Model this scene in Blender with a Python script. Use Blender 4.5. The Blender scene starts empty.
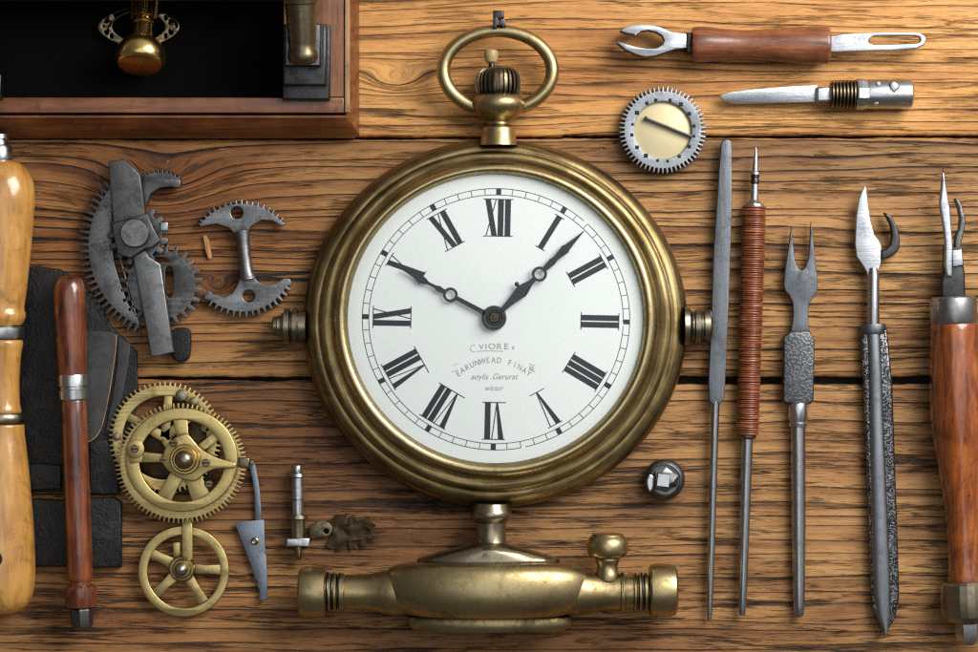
import bpy, bmesh, math, random
from math import sin, cos, pi, radians, atan2, hypot
from mathutils import Vector
random.seed(11)
S = 0.0005            # one photo pixel on the table top is half a millimetre
CX, CY = 489.0, 326.0
D = 2700.0            # camera height in the same unit
scene = bpy.context.scene
col = scene.collection

# ------------------------------------------------------------------ node helper
class NT:
    def __init__(self, name):
        self.m = bpy.data.materials.new(name); self.m.use_nodes = True
        self.t = self.m.node_tree; self.t.nodes.clear()
        self.out = self.t.nodes.new('ShaderNodeOutputMaterial')
    def new(self, ty): return self.t.nodes.new(ty)
    def put(self, sock, v):
        if v is None: return
        if isinstance(v, bpy.types.NodeSocket): self.t.links.new(v, sock)
        else:
            if sock.type == 'RGBA' and len(v) == 3: v = (*v, 1)
            sock.default_value = v
    def math(self, op, a, b=None, c=None, clamp=False):
        n = self.new('ShaderNodeMath'); n.operation = op; n.use_clamp = clamp
        self.put(n.inputs[0], a); self.put(n.inputs[1], b); self.put(n.inputs[2], c)
        return n.outputs[0]
    def add(self, a, b): return self.math('ADD', a, b)
    def mul(self, a, b): return self.math('MULTIPLY', a, b)
    def sub(self, a, b): return self.math('SUBTRACT', a, b)
    def sm(self, v, lo, hi, a=0.0, b=1.0):
        n = self.new('ShaderNodeMapRange'); n.interpolation_type = 'SMOOTHSTEP'
        for k, q in zip(range(5), (v, lo, hi, a, b)): self.put(n.inputs[k], q)
        return n.outputs[0]
    def coords(self, scale=(1, 1, 1), loc=(0, 0, 0)):
        """object coordinates in photo-pixel units"""
        tc = self.new('ShaderNodeTexCoord'); mp = self.new('ShaderNodeMapping')
        mp.inputs['Scale'].default_value = [s / S for s in scale]
        mp.inputs['Location'].default_value = loc
        self.t.links.new(tc.outputs['Object'], mp.inputs[0])
        return mp.outputs[0]
    def sep(self, v):
        n = self.new('ShaderNodeSeparateXYZ'); self.put(n.inputs[0], v); return n.outputs
    def comb(self, x, y, z=0.0):
        n = self.new('ShaderNodeCombineXYZ')
        self.put(n.inputs[0], x); self.put(n.inputs[1], y); self.put(n.inputs[2], z); return n.outputs[0]
    def noise(self, vec, scale=1.0, detail=2.0, rough=0.5, dist=0.0):
        n = self.new('ShaderNodeTexNoise'); self.put(n.inputs['Vector'], vec)
        n.inputs['Scale'].default_value = scale; n.inputs['Detail'].default_value = detail
        n.inputs['Roughness'].default_value = rough; n.inputs['Distortion'].default_value = dist
        return n.outputs[0]
    def vor(self, vec, scale=1.0, feature='F1'):
        n = self.new('ShaderNodeTexVoronoi'); n.feature = feature; self.put(n.inputs['Vector'], vec)
        n.inputs['Scale'].default_value = scale; return n.outputs[0]
    def ramp(self, fac, stops):
        n = self.new('ShaderNodeValToRGB'); self.put(n.inputs[0], fac); e = n.color_ramp.elements
        while len(e) < len(stops): e.new(0.5)
        for k, (p, c) in enumerate(stops):
            e[k].position = p; e[k].color = (*c, 1)
        return n.outputs[0]
    def mix(self, f, a, b, blend='MIX'):
        n = self.new('ShaderNodeMix'); n.data_type = 'RGBA'; n.blend_type = blend
        self.put(n.inputs[0], f); self.put(n.inputs[6], a); self.put(n.inputs[7], b); return n.outputs[2]
    def ao(self, dist):
        n = self.new('ShaderNodeAmbientOcclusion'); n.samples = 6; n.inputs['Distance'].default_value = dist * S
        return n.outputs[1]
    def bump(self, h, strength, dist, normal=None):
        n = self.new('ShaderNodeBump'); n.inputs['Strength'].default_value = strength
        n.inputs['Distance'].default_value = dist * S; self.put(n.inputs['Height'], h)
        if normal: self.put(n.inputs['Normal'], normal)
        return n.outputs[0]
    def bsdf(self, color, rough, metal=0.0, normal=None, coat=0.0, coat_rough=0.1, spec=0.5):
        b = self.new('ShaderNodeBsdfPrincipled')
        self.put(b.inputs['Base Color'], color); self.put(b.inputs['Roughness'], rough)
        b.inputs['Metallic'].default_value = metal if not isinstance(metal, bpy.types.NodeSocket) else 0
        if isinstance(metal, bpy.types.NodeSocket): self.put(b.inputs['Metallic'], metal)
        b.inputs['Coat Weight'].default_value = coat; b.inputs['Coat Roughness'].default_value = coat_rough
        b.inputs['Specular IOR Level'].default_value = spec
        if normal is not None: self.put(b.inputs['Normal'], normal)
        self.t.links.new(b.outputs[0], self.out.inputs[0]); return self.m

# ------------------------------------------------------------------ materials
def metal(name, base, dark, rough=0.35, patina=0.5, scale=0.03, grime=0.7, ao=8, aniso=None, bump=0.15, spots=0.25, met=1.0, wear=0.0):
    g = NT(name); v = g.coords()
    if aniso: va = g.coords(aniso)
    n1 = g.noise(v, scale, 6, 0.62, 0.6); n2 = g.noise(v, scale * 7, 4, 0.6)
    n3 = g.noise(v, 0.9, 3, 0.6)
    f = g.sm(g.add(g.mul(n1, 0.7), g.mul(n2, 0.3)), 0.62 - patina * 0.3, 0.78 - patina * 0.22)
    c = g.mix(g.mul(f, 0.85), base, dark)
    sp = g.sm(n2, 0.64, 0.72)
    c = g.mix(g.mul(sp, spots), c, [q * 0.35 for q in dark])
    c = g.mix(g.mul(g.sm(n3, 0.45, 0.75), 0.22), c, [min(1, q * 1.35) for q in base])
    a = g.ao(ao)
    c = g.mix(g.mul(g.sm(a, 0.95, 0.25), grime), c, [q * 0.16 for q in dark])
    if wear:
        bv = g.new('ShaderNodeBevel'); bv.samples = 6; bv.inputs['Radius'].default_value = 1.3 * S
        ge = g.new('ShaderNodeNewGeometry'); dt = g.new('ShaderNodeVectorMath'); dt.operation = 'DOT_PRODUCT'
        g.t.links.new(bv.outputs[0], dt.inputs[0]); g.t.links.new(ge.outputs['Normal'], dt.inputs[1])
        ed = g.mul(g.sm(dt.outputs['Value'], .985, .86), g.sm(n2, .40, .58))
        c = g.mix(g.mul(ed, wear), c, [min(.75, q * 2.6) for q in base])
    h = g.add(g.mul(n2, 0.6), g.mul(n3, 0.4))
    r = g.add(g.add(rough - 0.12, g.mul(n2, 0.2)), g.mul(f, 0.12))
    if aniso:
        s = g.noise(va, 1.0, 3, 0.65)
        c = g.mix(g.mul(g.sm(s, 0.4, 0.7), 0.35), c, [q * 0.5 for q in base]); h = g.add(h, g.mul(s, 1.2))
        r = g.add(r, g.mul(s, 0.1))
    return g.bsdf(c, r, met, g.bump(h, bump, 0.8))

def turned_wood(name, light, mid, dark, axis='y', rough=0.28, coat=0.5, fleck=0.35, freq=0.16, contrast=1.0):
    g = NT(name)
    lo, hi = 0.012, freq
    sc = (hi, lo, hi) if axis == 'y' else (lo, hi, hi)
    v = g.coords(sc); vf = g.coords(tuple(q * 4 for q in sc)); iso = g.coords()
    n = g.noise(v, 1.0, 5, 0.6, 0.8); b = g.noise(iso, 0.03, 3, 0.5)
    c = g.ramp(g.add(g.mul(n, 0.72 * contrast), g.add(g.mul(b, 0.45), -0.1 + 0.36 * (1 - contrast))), [(0.30, dark), (0.5, mid), (0.68, light)])
    f = g.noise(vf, 1.0, 3, 0.6)
    c = g.mix(g.mul(g.sm(f, 0.58, 0.70), fleck), c, [q * 0.30 for q in dark])
    sp = g.noise(iso, 0.22, 2, 0.6)
    c = g.mix(g.mul(g.sm(sp, 0.70, 0.76), 0.7), c, [q * 0.2 for q in dark])
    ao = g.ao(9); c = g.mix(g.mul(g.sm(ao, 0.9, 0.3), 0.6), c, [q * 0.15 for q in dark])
    gr = g.noise(iso, .045, 5, .65, .8); c = g.mix(g.mul(g.sm(gr, .54, .70), .55), c, [q * 0.55 for q in dark])
    r = g.add(rough - 0.05, g.add(g.mul(b, 0.16), g.mul(g.sm(gr, .5, .7), .2)))
    return g.bsdf(c, r, 0, g.bump(g.add(g.mul(f, .8), g.add(g.mul(n, 0.6), g.mul(b, 3.0))), 0.26, 1.0), coat, 0.14)

def plain(name, color, rough=0.5, metal_=0.0, var=0.15, coat=0.0, spec=.5):
    g = NT(name); n = g.noise(g.coords(), 0.08, 4, 0.6)
    c = g.mix(g.mul(n, var * 2), color, [q * 0.55 for q in color])
    return g.bsdf(c, g.add(rough - 0.08, g.mul(n, 0.16)), metal_, None, coat, .1, spec)

def table_wood(name, seed, light, mid, dark, period=12.0, late_amt=0.5, dash=0.5, crack=0.8, knots=(), stains_shade=(), wav=1.0, fib=0.5, saw_hi=0.93, streak=0.4):
    g = NT(name); p = g.coords((1, 1, 1)); x, y, z = g.sep(p)
    def n2(sx, sy, detail=2, rough=0.5, off=0.0, dist=0.0, yy=None):
        return g.noise(g.comb(g.mul(x, sx), g.mul(yy if yy is not None else y, sy), seed + off), 1.0, detail, rough, dist)
    yw = g.add(y, g.mul(g.sub(n2(.0030, .009, 2), .5), 22 * wav))
    yw = g.add(yw, g.mul(g.sub(n2(.008, .05, 2, .5, 3.1), .5), 4.0 * wav))
    for (kx, ky, ax, ay, A) in knots:
        dx = g.math('DIVIDE', g.sub(x, kx - CX), ax); dy = g.math('DIVIDE', g.sub(y, CY - ky), ay)
        e = g.math('EXPONENT', g.mul(g.add(g.mul(dx, dx), g.mul(dy, dy)), -1.0))
        yw = g.add(yw, g.mul(e, A))
    # annual rings: slow darkening then a sharp return
    nr = g.noise(g.comb(g.mul(x, .0012), g.mul(yw, .045), seed + 7), 1.0, 2, .5)
    R = g.add(g.math('DIVIDE', yw, period), g.mul(nr, 3.2))
    fine = n2(.07, 1.3, 3, .65, 19, 0, yw)
    R = g.add(R, g.mul(g.sub(fine, .5), .16))
    saw = g.math('FRACT', R)
    late = g.mul(g.sm(saw, 0.30, saw_hi), g.sm(saw, 0.995, saw_hi))
    lm = n2(.007, .06, 3, .6, 11, 0, yw)
    late = g.mul(late, g.sm(lm, .30, .62, .25, 1.0))
    line = g.mul(g.mul(g.sm(saw, saw_hi - .15, saw_hi - .02), g.sm(saw, 0.998, saw_hi + .02)), g.sm(n2(.009, .11, 3, .65, 15, 0, yw), .34, .50))
    fiber = n2(.013, .85, 4, .6, 17, 0, yw)
    cn = n2(.0022, .034, 5, .56, 23, 0, yw)
    cw = g.sm(n2(.008, .03, 2, .5, 27), .3, .7, .004, .026)
    cr = g.mul(g.sm(g.math('ABSOLUTE', g.sub(g.math('FRACT', g.add(g.mul(cn, 5.0), g.mul(fine, .14))), .5)), g.mul(cw, 6.8), 0.0), g.sm(n2(.010, .05, 3, .6, 29, 0, yw), .42, .56))
    cn2 = n2(.0055, .085, 4, .6, 31, 0, yw)
    cr2 = g.mul(g.sm(g.math('ABSOLUTE', g.sub(g.math('FRACT', g.add(g.mul(cn2, 5.0), g.mul(fine, .16))), .5)), 0.17, 0.0), g.sm(n2(.016, .07, 3, .6, 33, 0, yw), .48, .60))
    da = g.sm(n2(.020, .46, 4, .60, 37, 0, yw), .575, .615)
    dm = g.sm(n2(.005, .026, 3, .55, 41), .43, .60, .12, 1.0)
    da = g.mul(da, dm)
    da2 = g.sm(n2(.048, .85, 3, .6, 43, 0, yw), .595, .635)
    low = n2(.0045, .022, 4, .6, 47, .3, yw)
    blot = n2(.011, .016, 4, .6, 53, .4)
    c = g.ramp(g.add(g.mul(low, .75), g.mul(blot, .25)), [(.34, dark), (.5, mid), (.64, light)])
    c = g.mix(g.mul(g.sm(fiber, .35, .68), fib), c, g.mix(1.0, c, (.56, .44, .32), 'MULTIPLY'))
    c = g.mix(g.mul(g.sm(fiber, .62, .40), .15), c, light)
    c = g.mix(g.mul(g.sm(fine, .50, .62), .38), c, g.mix(1.0, c, (.45, .34, .24), 'MULTIPLY'))
    c = g.mix(g.mul(late, late_amt), c, g.mix(1.0, c, (.36, .23, .14), 'MULTIPLY'))
    wide = g.mul(g.sm(n2(.0035, .06, 4, .6, 61, 0, yw), .54, .70), streak)
    c = g.mix(wide, c, g.mix(1.0, c, (.30, .23, .17), 'MULTIPLY'))
    for (sx, sy, ax, ay, amt, tint) in stains_shade:  # soft dark patches: real stains plus shade painted into the plank colour
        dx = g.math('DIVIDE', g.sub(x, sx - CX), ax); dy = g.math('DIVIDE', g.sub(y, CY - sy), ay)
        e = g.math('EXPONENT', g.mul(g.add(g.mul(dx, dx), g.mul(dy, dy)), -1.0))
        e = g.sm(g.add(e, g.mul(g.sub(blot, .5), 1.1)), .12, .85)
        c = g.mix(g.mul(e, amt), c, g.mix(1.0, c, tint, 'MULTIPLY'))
    dk = (.012, .008, .006)
    c = g.mix(g.mul(line, min(1, late_amt * 1.25)), c, dk)
    da2 = g.mul(da2, dm)
    c = g.mix(g.mul(da2, dash * .8), c, dk)
    c = g.mix(g.mul(da, dash), c, dk)
    c = g.mix(g.mul(cr2, crack * .8), c, dk)
    c = g.mix(g.mul(cr, crack), c, dk)
    tw = g.comb(g.mul(x, .11), g.mul(y, .16), seed)
    c = g.mix(g.mul(g.sm(g.noise(tw, 1, 3, .6), .70, .74), .45), c, (.50, .38, .24))
    h = g.sub(g.mul(fiber, .35), g.add(g.mul(late, .45 * late_amt + .1), g.add(g.mul(line, late_amt), g.add(g.mul(cr, 1.3), g.add(g.mul(cr2, .8), g.add(g.mul(da, .7 * dash), g.mul(da2, .3 * dash)))))))
    h = g.add(h, g.mul(fine, .22)); h = g.add(h, g.mul(low, 1.2))
    r = g.add(.44, g.add(g.mul(fiber, .2), g.mul(late, .1)))
    return g.bsdf(c, r, 0, g.bump(h, .75, 1.2), 0.0, .3, .36)

M = {}
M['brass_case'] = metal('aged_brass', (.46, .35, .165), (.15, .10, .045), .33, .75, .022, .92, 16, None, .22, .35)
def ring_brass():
    g = NT('spun_aged_brass'); v = g.coords(); x, y, z = g.sep(v)
    r = g.math('SQRT', g.add(g.mul(x, x), g.mul(y, y))); a = g.math('ARCTAN2', y, x)
    ca, sa = g.math('COSINE', a), g.math('SINE', a)
    s1 = g.noise(g.comb(g.mul(ca, 2.2), g.mul(sa, 2.2), g.mul(r, .35)), 1, 5, .62)
    s2 = g.noise(g.comb(g.mul(ca, 6), g.mul(sa, 6), g.mul(r, .9)), 1, 4, .6)
    n = g.noise(v, .025, 6, .62, .6); n2 = g.noise(v, .25, 4, .6)
    f = g.add(g.add(g.mul(s1, .5), g.mul(n, .35)), g.mul(s2, .25))
    c = g.ramp(f, [(.36, (.50, .405, .225)), (.46, (.37, .285, .14)), (.55, (.225, .16, .068)), (.65, (.09, .06, .026))])
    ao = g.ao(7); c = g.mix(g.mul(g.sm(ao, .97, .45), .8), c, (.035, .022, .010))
    c = g.mix(g.mul(g.sm(n2, .66, .73), .5), c, (.05, .035, .018))
    return g.bsdf(c, g.add(.30, g.mul(f, .24)), 1, g.bump(g.add(g.mul(s1, .8), g.add(g.mul(s2, .6), g.mul(n2, .4))), .2, .9))
M['brass_ring'] = ring_brass()
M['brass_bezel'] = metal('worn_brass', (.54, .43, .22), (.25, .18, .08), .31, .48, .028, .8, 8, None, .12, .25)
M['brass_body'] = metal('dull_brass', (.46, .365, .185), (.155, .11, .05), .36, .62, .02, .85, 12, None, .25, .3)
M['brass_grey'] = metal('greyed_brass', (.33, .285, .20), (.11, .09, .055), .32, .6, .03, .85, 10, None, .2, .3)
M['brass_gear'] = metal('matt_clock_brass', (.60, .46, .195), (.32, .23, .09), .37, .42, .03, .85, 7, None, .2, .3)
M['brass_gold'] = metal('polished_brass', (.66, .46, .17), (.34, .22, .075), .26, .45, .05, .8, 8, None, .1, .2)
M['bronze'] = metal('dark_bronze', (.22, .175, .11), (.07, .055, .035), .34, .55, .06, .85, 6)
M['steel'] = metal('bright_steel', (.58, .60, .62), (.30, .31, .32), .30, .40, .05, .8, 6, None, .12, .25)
M['steel_worn'] = metal('brushed_steel', (.47, .50, .54), (.27, .295, .325), .40, .45, .05, .7, 5, (.03, .5, .5), .2, .3)
M['steel_file'] = metal('grey_file_steel', (.165, .18, .20), (.09, .10, .112), .42, .5, .035, .8, 6, (.35, .02, .35), .2, .4)
M['steel_spine'] = metal('blue_grey_steel', (.27, .29, .32), (.15, .165, .185), .40, .5, .03, .7, 5, (.4, .02, .4), .15, .3)
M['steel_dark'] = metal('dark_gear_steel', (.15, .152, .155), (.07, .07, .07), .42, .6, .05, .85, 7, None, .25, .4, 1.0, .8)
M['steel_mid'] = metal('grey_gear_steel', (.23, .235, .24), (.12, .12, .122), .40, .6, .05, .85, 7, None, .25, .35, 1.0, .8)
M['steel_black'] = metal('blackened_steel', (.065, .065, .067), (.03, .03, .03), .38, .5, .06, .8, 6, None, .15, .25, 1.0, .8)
M['blued'] = metal('blued_spring_steel', (.25, .29, .34), (.15, .175, .205), .46, .5, .05, .7, 4, None, .2, .35)
M['zinc'] = metal('pale_zinc', (.31, .335, .365), (.22, .24, .26), .50, .45, .05, .8, 3, None, .2, .3)
M['rod'] = metal('drawn_steel_rod', (.44, .45, .46), (.20, .20, .205), .25, .45, .03, .7, 5, (.5, .02, .5), .1, .25)
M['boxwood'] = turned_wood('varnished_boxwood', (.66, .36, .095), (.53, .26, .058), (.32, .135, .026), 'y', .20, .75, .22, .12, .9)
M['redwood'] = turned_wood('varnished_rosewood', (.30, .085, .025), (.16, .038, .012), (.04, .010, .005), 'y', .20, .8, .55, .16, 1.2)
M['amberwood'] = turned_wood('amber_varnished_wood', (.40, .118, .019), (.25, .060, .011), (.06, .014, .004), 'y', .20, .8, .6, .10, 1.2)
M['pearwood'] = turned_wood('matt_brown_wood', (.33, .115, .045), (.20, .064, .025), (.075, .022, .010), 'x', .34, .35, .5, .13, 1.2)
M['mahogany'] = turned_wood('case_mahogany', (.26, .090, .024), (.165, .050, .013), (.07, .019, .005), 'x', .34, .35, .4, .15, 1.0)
M['mahogany_up'] = turned_wood('case_mahogany_upright_grain', (.33, .135, .048), (.23, .085, .028), (.10, .034, .011), 'y', .36, .35, .4, .15, 1.0)
M['edge_wood'] = turned_wood('worn_pale_edge', (.50, .33, .19), (.40, .24, .12), (.20, .10, .05), 'y', .45, .1, .4, .2, 1.0)
M['black_cloth'] = plain('black_interior', (.003, .003, .003), .9, 0, .15, 0, .05)
M['ink'] = plain('dial_ink', (.020, .026, .034), .5, 0, .35)
M['ink_thin'] = plain('dial_hairline_ink', (.13, .14, .15), .5, 0, .3)
M['ink_grey'] = plain('faded_ink', (.46, .48, .48), .6, 0, .6)
M['ink_cream'] = plain('cream_paint', (.60, .57, .44), .6)
M['bone'] = plain('aged_bone', (.40, .29, .14), .4)
M['scrap'] = metal('rusty_scrap', (.075, .052, .03), (.03, .02, .012), .5, .6, .08, .8, 6)
M['hand'] = metal('dark_hand_steel', (.050, .056, .064), (.025, .027, .03), .36, .4, .05, .3, 3)
M['cream'] = plain('cream_brass_disc', (.70, .60, .36), .45, .35, .2)
M['hole'] = plain('dark_hole', (.012, .010, .009), .8)
M['chip'] = turned_wood('raw_wood_chip', (.56, .31, .13), (.46, .23, .09), (.2, .08, .03), 'y', .6, 0, .4, .3)

def dial_mat():
    g = NT('white_enamel'); v = g.coords()
    n = g.noise(v, .012, 4, .6); n2 = g.noise(v, .35, 3, .7)
    c = g.ramp(n, [(.35, (.80, .86, .85)), (.65, (.835, .88, .87))])
    c = g.mix(g.mul(g.sm(n2, .735, .77), .55), c, (.22, .19, .14))
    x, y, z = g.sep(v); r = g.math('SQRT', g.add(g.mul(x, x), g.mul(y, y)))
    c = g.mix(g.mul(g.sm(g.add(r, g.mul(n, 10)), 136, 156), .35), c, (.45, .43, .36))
    return g.bsdf(c, .32, 0, None, .25, .1)
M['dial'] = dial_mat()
def glass_mat():
    g = NT('clock_glass'); fr = g.new('ShaderNodeFresnel'); fr.inputs[0].default_value = 1.5
    t = g.new('ShaderNodeBsdfTransparent'); t.inputs[0].default_value = (.985, .995, .992, 1)
    s = g.new('ShaderNodeBsdfGlossy'); s.inputs['Roughness'].default_value = .12
    mx = g.new('ShaderNodeMixShader'); g.put(mx.inputs[0], g.mul(fr.outputs[0], .3))
    g.t.links.new(t.outputs[0], mx.inputs[1]); g.t.links.new(s.outputs[0], mx.inputs[2])
    g.t.links.new(mx.outputs[0], g.out.inputs[0]); return g.m
M['glass'] = glass_mat()
def leather_mat():
    g = NT('black_worn_leather'); v = g.coords()
    n = g.noise(v, .05, 5, .65, .5); f = g.noise(v, .5, 3, .6); vo = g.vor(v, .33)
    c = g.ramp(n, [(.3, (.004, .004, .004)), (.55, (.009, .0092, .0095)), (.75, (.028, .028, .028))])
    c = g.mix(g.mul(g.sm(f, .68, .76), .6), c, (.20, .17, .12))
    c = g.mix(g.mul(g.sm(n, .68, .78), .35), c, (.24, .17, .09))
    return g.bsdf(c, g.add(.34, g.mul(n, .3)), 0, g.bump(g.add(g.mul(n, 2.5), g.add(g.mul(vo, .6), g.mul(f, .6))), .5, 1.2), 0, .1, .35)
M['leather'] = leather_mat()
def flap_mat():
    g = NT('grey_scuffed_leather'); v = g.coords()
    n = g.noise(v, .07, 5, .65, .5); f = g.noise(v, .6, 3, .6)
    c = g.ramp(n, [(.3, (.018, .0185, .019)), (.7, (.05, .05, .049))])
    c = g.mix(g.mul(g.sm(f, .66, .74), .6), c, (.22, .17, .10))
    return g.bsdf(c, .5, 0, g.bump(f, .3, .8))
M['flap'] = flap_mat()
def knurl_mat():
    g = NT('knurled_steel'); v = g.coords(); vo = g.vor(v, .42); n = g.noise(v, .05, 4, .6)
    n2 = g.noise(v, .35, 3, .6)
    h = g.sm(vo, .15, .75)
    c = g.mix(g.sm(vo, .3, .8), (.16, .168, .18), (.075, .078, .084)); c = g.mix(g.mul(n, .5), c, (.10, .104, .112))
    return g.bsdf(c, .42, 1, g.bump(g.sub(g.mul(n2, .4), h), .28, .6))
M['knurl'] = knurl_mat()
def engraved_mat():
    g = NT('engraved_steel'); v = g.coords()
    n = g.noise(v, .12, 0.0, .5, 1.6)
    l = g.sm(g.math('ABSOLUTE', g.sub(g.math('FRACT', g.mul(n, 4.0)), .5)), .14, .30)
    c = g.mix(l, (.010, .010, .011), (.24, .24, .255))
    return g.bsdf(c, .34, g.add(.3, g.mul(l, .7)), g.bump(l, .8, 1.2))
M['engraved'] = engraved_mat()
def wrap_mat():
    g = NT('copper_brown_cord'); v = g.coords((.05, .32, .05)); n = g.noise(v, 1, 4, .65); f = g.noise(g.coords((.1, 1.6, .1)), 1, 2, .6)
    c = g.ramp(n, [(.3, (.10, .026, .010)), (.5, (.235, .062, .022)), (.68, (.44, .165, .065))])
    c = g.mix(g.mul(g.sm(f, .55, .68), .6), c, (.03, .010, .006))
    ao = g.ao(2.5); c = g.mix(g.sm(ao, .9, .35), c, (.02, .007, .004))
    return g.bsdf(c, .36, .15, None, .3, .2)
M['wrap'] = wrap_mat()

# ------------------------------------------------------------------ shapes, all in photo pixels (x right, y down, z up)
def Z(pts, ox, oy, s): return [(ox + a / s, oy + b / s) for a, b in pts]
def merge(*ms):
    V, F = [], []
    for v, f in ms:
        o = len(V); V += v; F += [tuple(i + o for i in q) for q in f]
    return V, F
def spline(pts, n=5):
    out = []; P = [pts[0]] + list(pts) + [pts[-1]]
    for i in range(1, len(P) - 2):
        p0, p1, p2, p3 = P[i - 1], P[i], P[i + 1], P[i + 2]
        for k in range(n):
            t = k / n
            out.append(tuple(.5 * (2 * b + (c - a) * t + (2 * a - 5 * b + 4 * c - d) * t * t + (3 * b - a - 3 * c + d) * t ** 3) for a, b, c, d in zip(p0, p1, p2, p3)))
    out.append(tuple(pts[-1])); return out
def cspline(pts, n=4):
    out = []; L = len(pts)
    for i in range(L):
        p0, p1, p2, p3 = pts[i - 1], pts[i], pts[(i + 1) % L], pts[(i + 2) % L]
        for k in range(n):
            t = k / n
            out.append(tuple(.5 * (2 * b + (c - a) * t + (2 * a - 5 * b + 4 * c - d) * t * t + (3 * b - a - 3 * c + d) * t ** 3) for a, b, c, d in zip(p0, p1, p2, p3)))
    return out
def lathe(A, B, prof, seg=40, squash=1.0, rmod=None, smooth=0):
    """turned shape lying on the table: axis from A to B (x, y, z), profile (distance along, radius)"""
    A, B = Vector(A), Vector(B); d = (B - A).normalized()
    n = Vector((-d.y, d.x, 0)).normalized(); u = d.cross(n)
    if u.z < 0: u = -u
    if smooth: prof = spline(prof, smooth)
    V, F, rings = [], [], []
    for t, r in prof:
        if r < 1e-6: V.append(tuple(A + d * t)); rings.append([len(V) - 1]); continue
        ids = []
        for k in range(seg):
            a = 2 * pi * k / seg; rr = r * (rmod(a, t) if rmod else 1)
            sq = squash(r) if callable(squash) else squash
            V.append(tuple(A + d * t + n * rr * cos(a) + u * rr * sq * sin(a))); ids.append(len(V) - 1)
        rings.append(ids)
    return V, skin(rings, F)
def skin(rings, F, cap=True):
    for r0, r1 in zip(rings, rings[1:]):
        if len(r0) == 1 and len(r1) == 1: continue
        m = max(len(r0), len(r1))
        for k in range(m):
            j = (k + 1) % m
            if len(r0) == 1: F.append((r0[0], r1[k], r1[j]))
            elif len(r1) == 1: F.append((r0[k], r1[0], r0[j]))
            else: F.append((r0[k], r1[k], r1[j], r0[j]))
    if cap:
        for r in (rings[0], rings[-1]):
            if len(r) > 1: F.append(tuple(r))
    return F
def lathe_z(cx, cy, prof, seg=64, sy=1.0, cap=True, closed=False, fc=None):
    V, rings = [], []
    for r, z in prof:
        if r < 1e-6:
            p = fc(0) if fc else (cx, cy); V.append((p[0], p[1], z)); rings.append([len(V) - 1]); continue
        ox, oy, s = fc(r) if fc else (cx, cy, sy); ids = []
        for k in range(seg):
            a = 2 * pi * k / seg; V.append((ox + r * cos(a), oy + r * s * sin(a), z)); ids.append(len(V) - 1)
        rings.append(ids)
    if closed: rings.append(rings[0])
    return V, skin(rings, [], cap and not closed)
def tube(path, rad, seg=14, closed=False, squash=1.0):
    P = [Vector(p) for p in path]; V, rings = [], []; N = len(P)
    for i, p in enumerate(P):
        t = (P[(i + 1) % N] - P[i - 1]) if closed else (P[min(i + 1, N - 1)] - P[max(i - 1, 0)])
        t.normalize(); n = Vector((-t.y, t.x, 0))
        if n.length < 1e-4: n = Vector((1, 0, 0))
        n.normalize(); u = t.cross(n); r = rad[i] if isinstance(rad, (list, tuple)) else rad; ids = []
        for k in range(seg):
            a = 2 * pi * k / seg; V.append(tuple(p + n * r * cos(a) + u * r * squash * sin(a))); ids.append(len(V) - 1)
        rings.append(ids)
    if closed: rings.append(rings[0])
    return V, skin(rings, [], not closed)
def from_curve(cu):
    ob = bpy.data.objects.new('temporary', cu); col.objects.link(ob)
    bpy.context.view_layer.update()
    me = bpy.data.meshes.new_from_object(ob.evaluated_get(bpy.context.evaluated_depsgraph_get()))
    bm = bmesh.new(); bm.from_mesh(me); bmesh.ops.remove_doubles(bm, verts=bm.verts, dist=.02)
    bm.verts.index_update(); V = [tuple(v.co) for v in bm.verts]; F = [tuple(v.index for v in f.verts) for f in bm.faces]
    bm.free(); bpy.data.objects.remove(ob); bpy.data.curves.remove(cu); bpy.data.meshes.remove(me)
    return V, F
def plate(loops, z0, z1, bevel=0.8, res=1):
    """flat piece cut to outlines (first outer, the rest holes) with rounded edges"""
    if not isinstance(loops[0][0], (tuple, list)): loops = [loops]
    cu = bpy.data.curves.new('outline', 'CURVE'); cu.dimensions = '2D'; cu.fill_mode = 'BOTH'
    bevel = min(bevel, (z1 - z0) * .45)
    cu.extrude = (z1 - z0) / 2 - bevel; cu.bevel_depth = bevel; cu.bevel_resolution = res; cu.offset = -bevel if bevel else 0
    for L in loops:
        sp = cu.splines.new('POLY'); sp.points.add(len(L) - 1); sp.use_cyclic_u = True
        for p, q in zip(sp.points, L): p.co = (q[0], q[1], 0, 1)
    V, F = from_curve(cu); zc = (z0 + z1) / 2
    return [(x, y, z + zc) for x, y, z in V], F
def deform(m, f): return [f(*v) for v in m[0]], m[1]
def box(x0, y0, x1, y1, z0, z1, b=1.0): return plate([(x0, y0), (x1, y0), (x1, y1), (x0, y1)], z0, z1, b, 2)
def circ(cx, cy, r, n=28, sy=1.0): return [(cx + r * cos(2 * pi * k / n), cy + r * sy * sin(2 * pi * k / n)) for k in range(n)]
def gear(cx, cy, root, tip, n, duty=.5, sy=1.0, a0=0.0, a1=2 * pi, taper=.75, jit=0.0):
    """toothed outline, angles clockwise on the photo"""
    out = []; st = (a1 - a0) / n
    for k in range(n):
        c = a0 + (k + .5) * st; w = st * duty / 2; wt = w * taper
        tp = tip - random.random() * jit * (tip - root); c += (random.random() - .5) * jit * st * .4
        for a, r in ((c - w, root), (c - wt, tp), (c + wt, tp), (c + w, root)):
            out.append((cx + r * cos(a), cy + r * sy * sin(a)))
    return out
def arc(cx, cy, r, a0, a1, n=12, sy=1.0): return [(cx + r * cos(a0 + (a1 - a0) * k / n), cy + r * sy * sin(a0 + (a1 - a0) * k / n)) for k in range(n + 1)]
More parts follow.
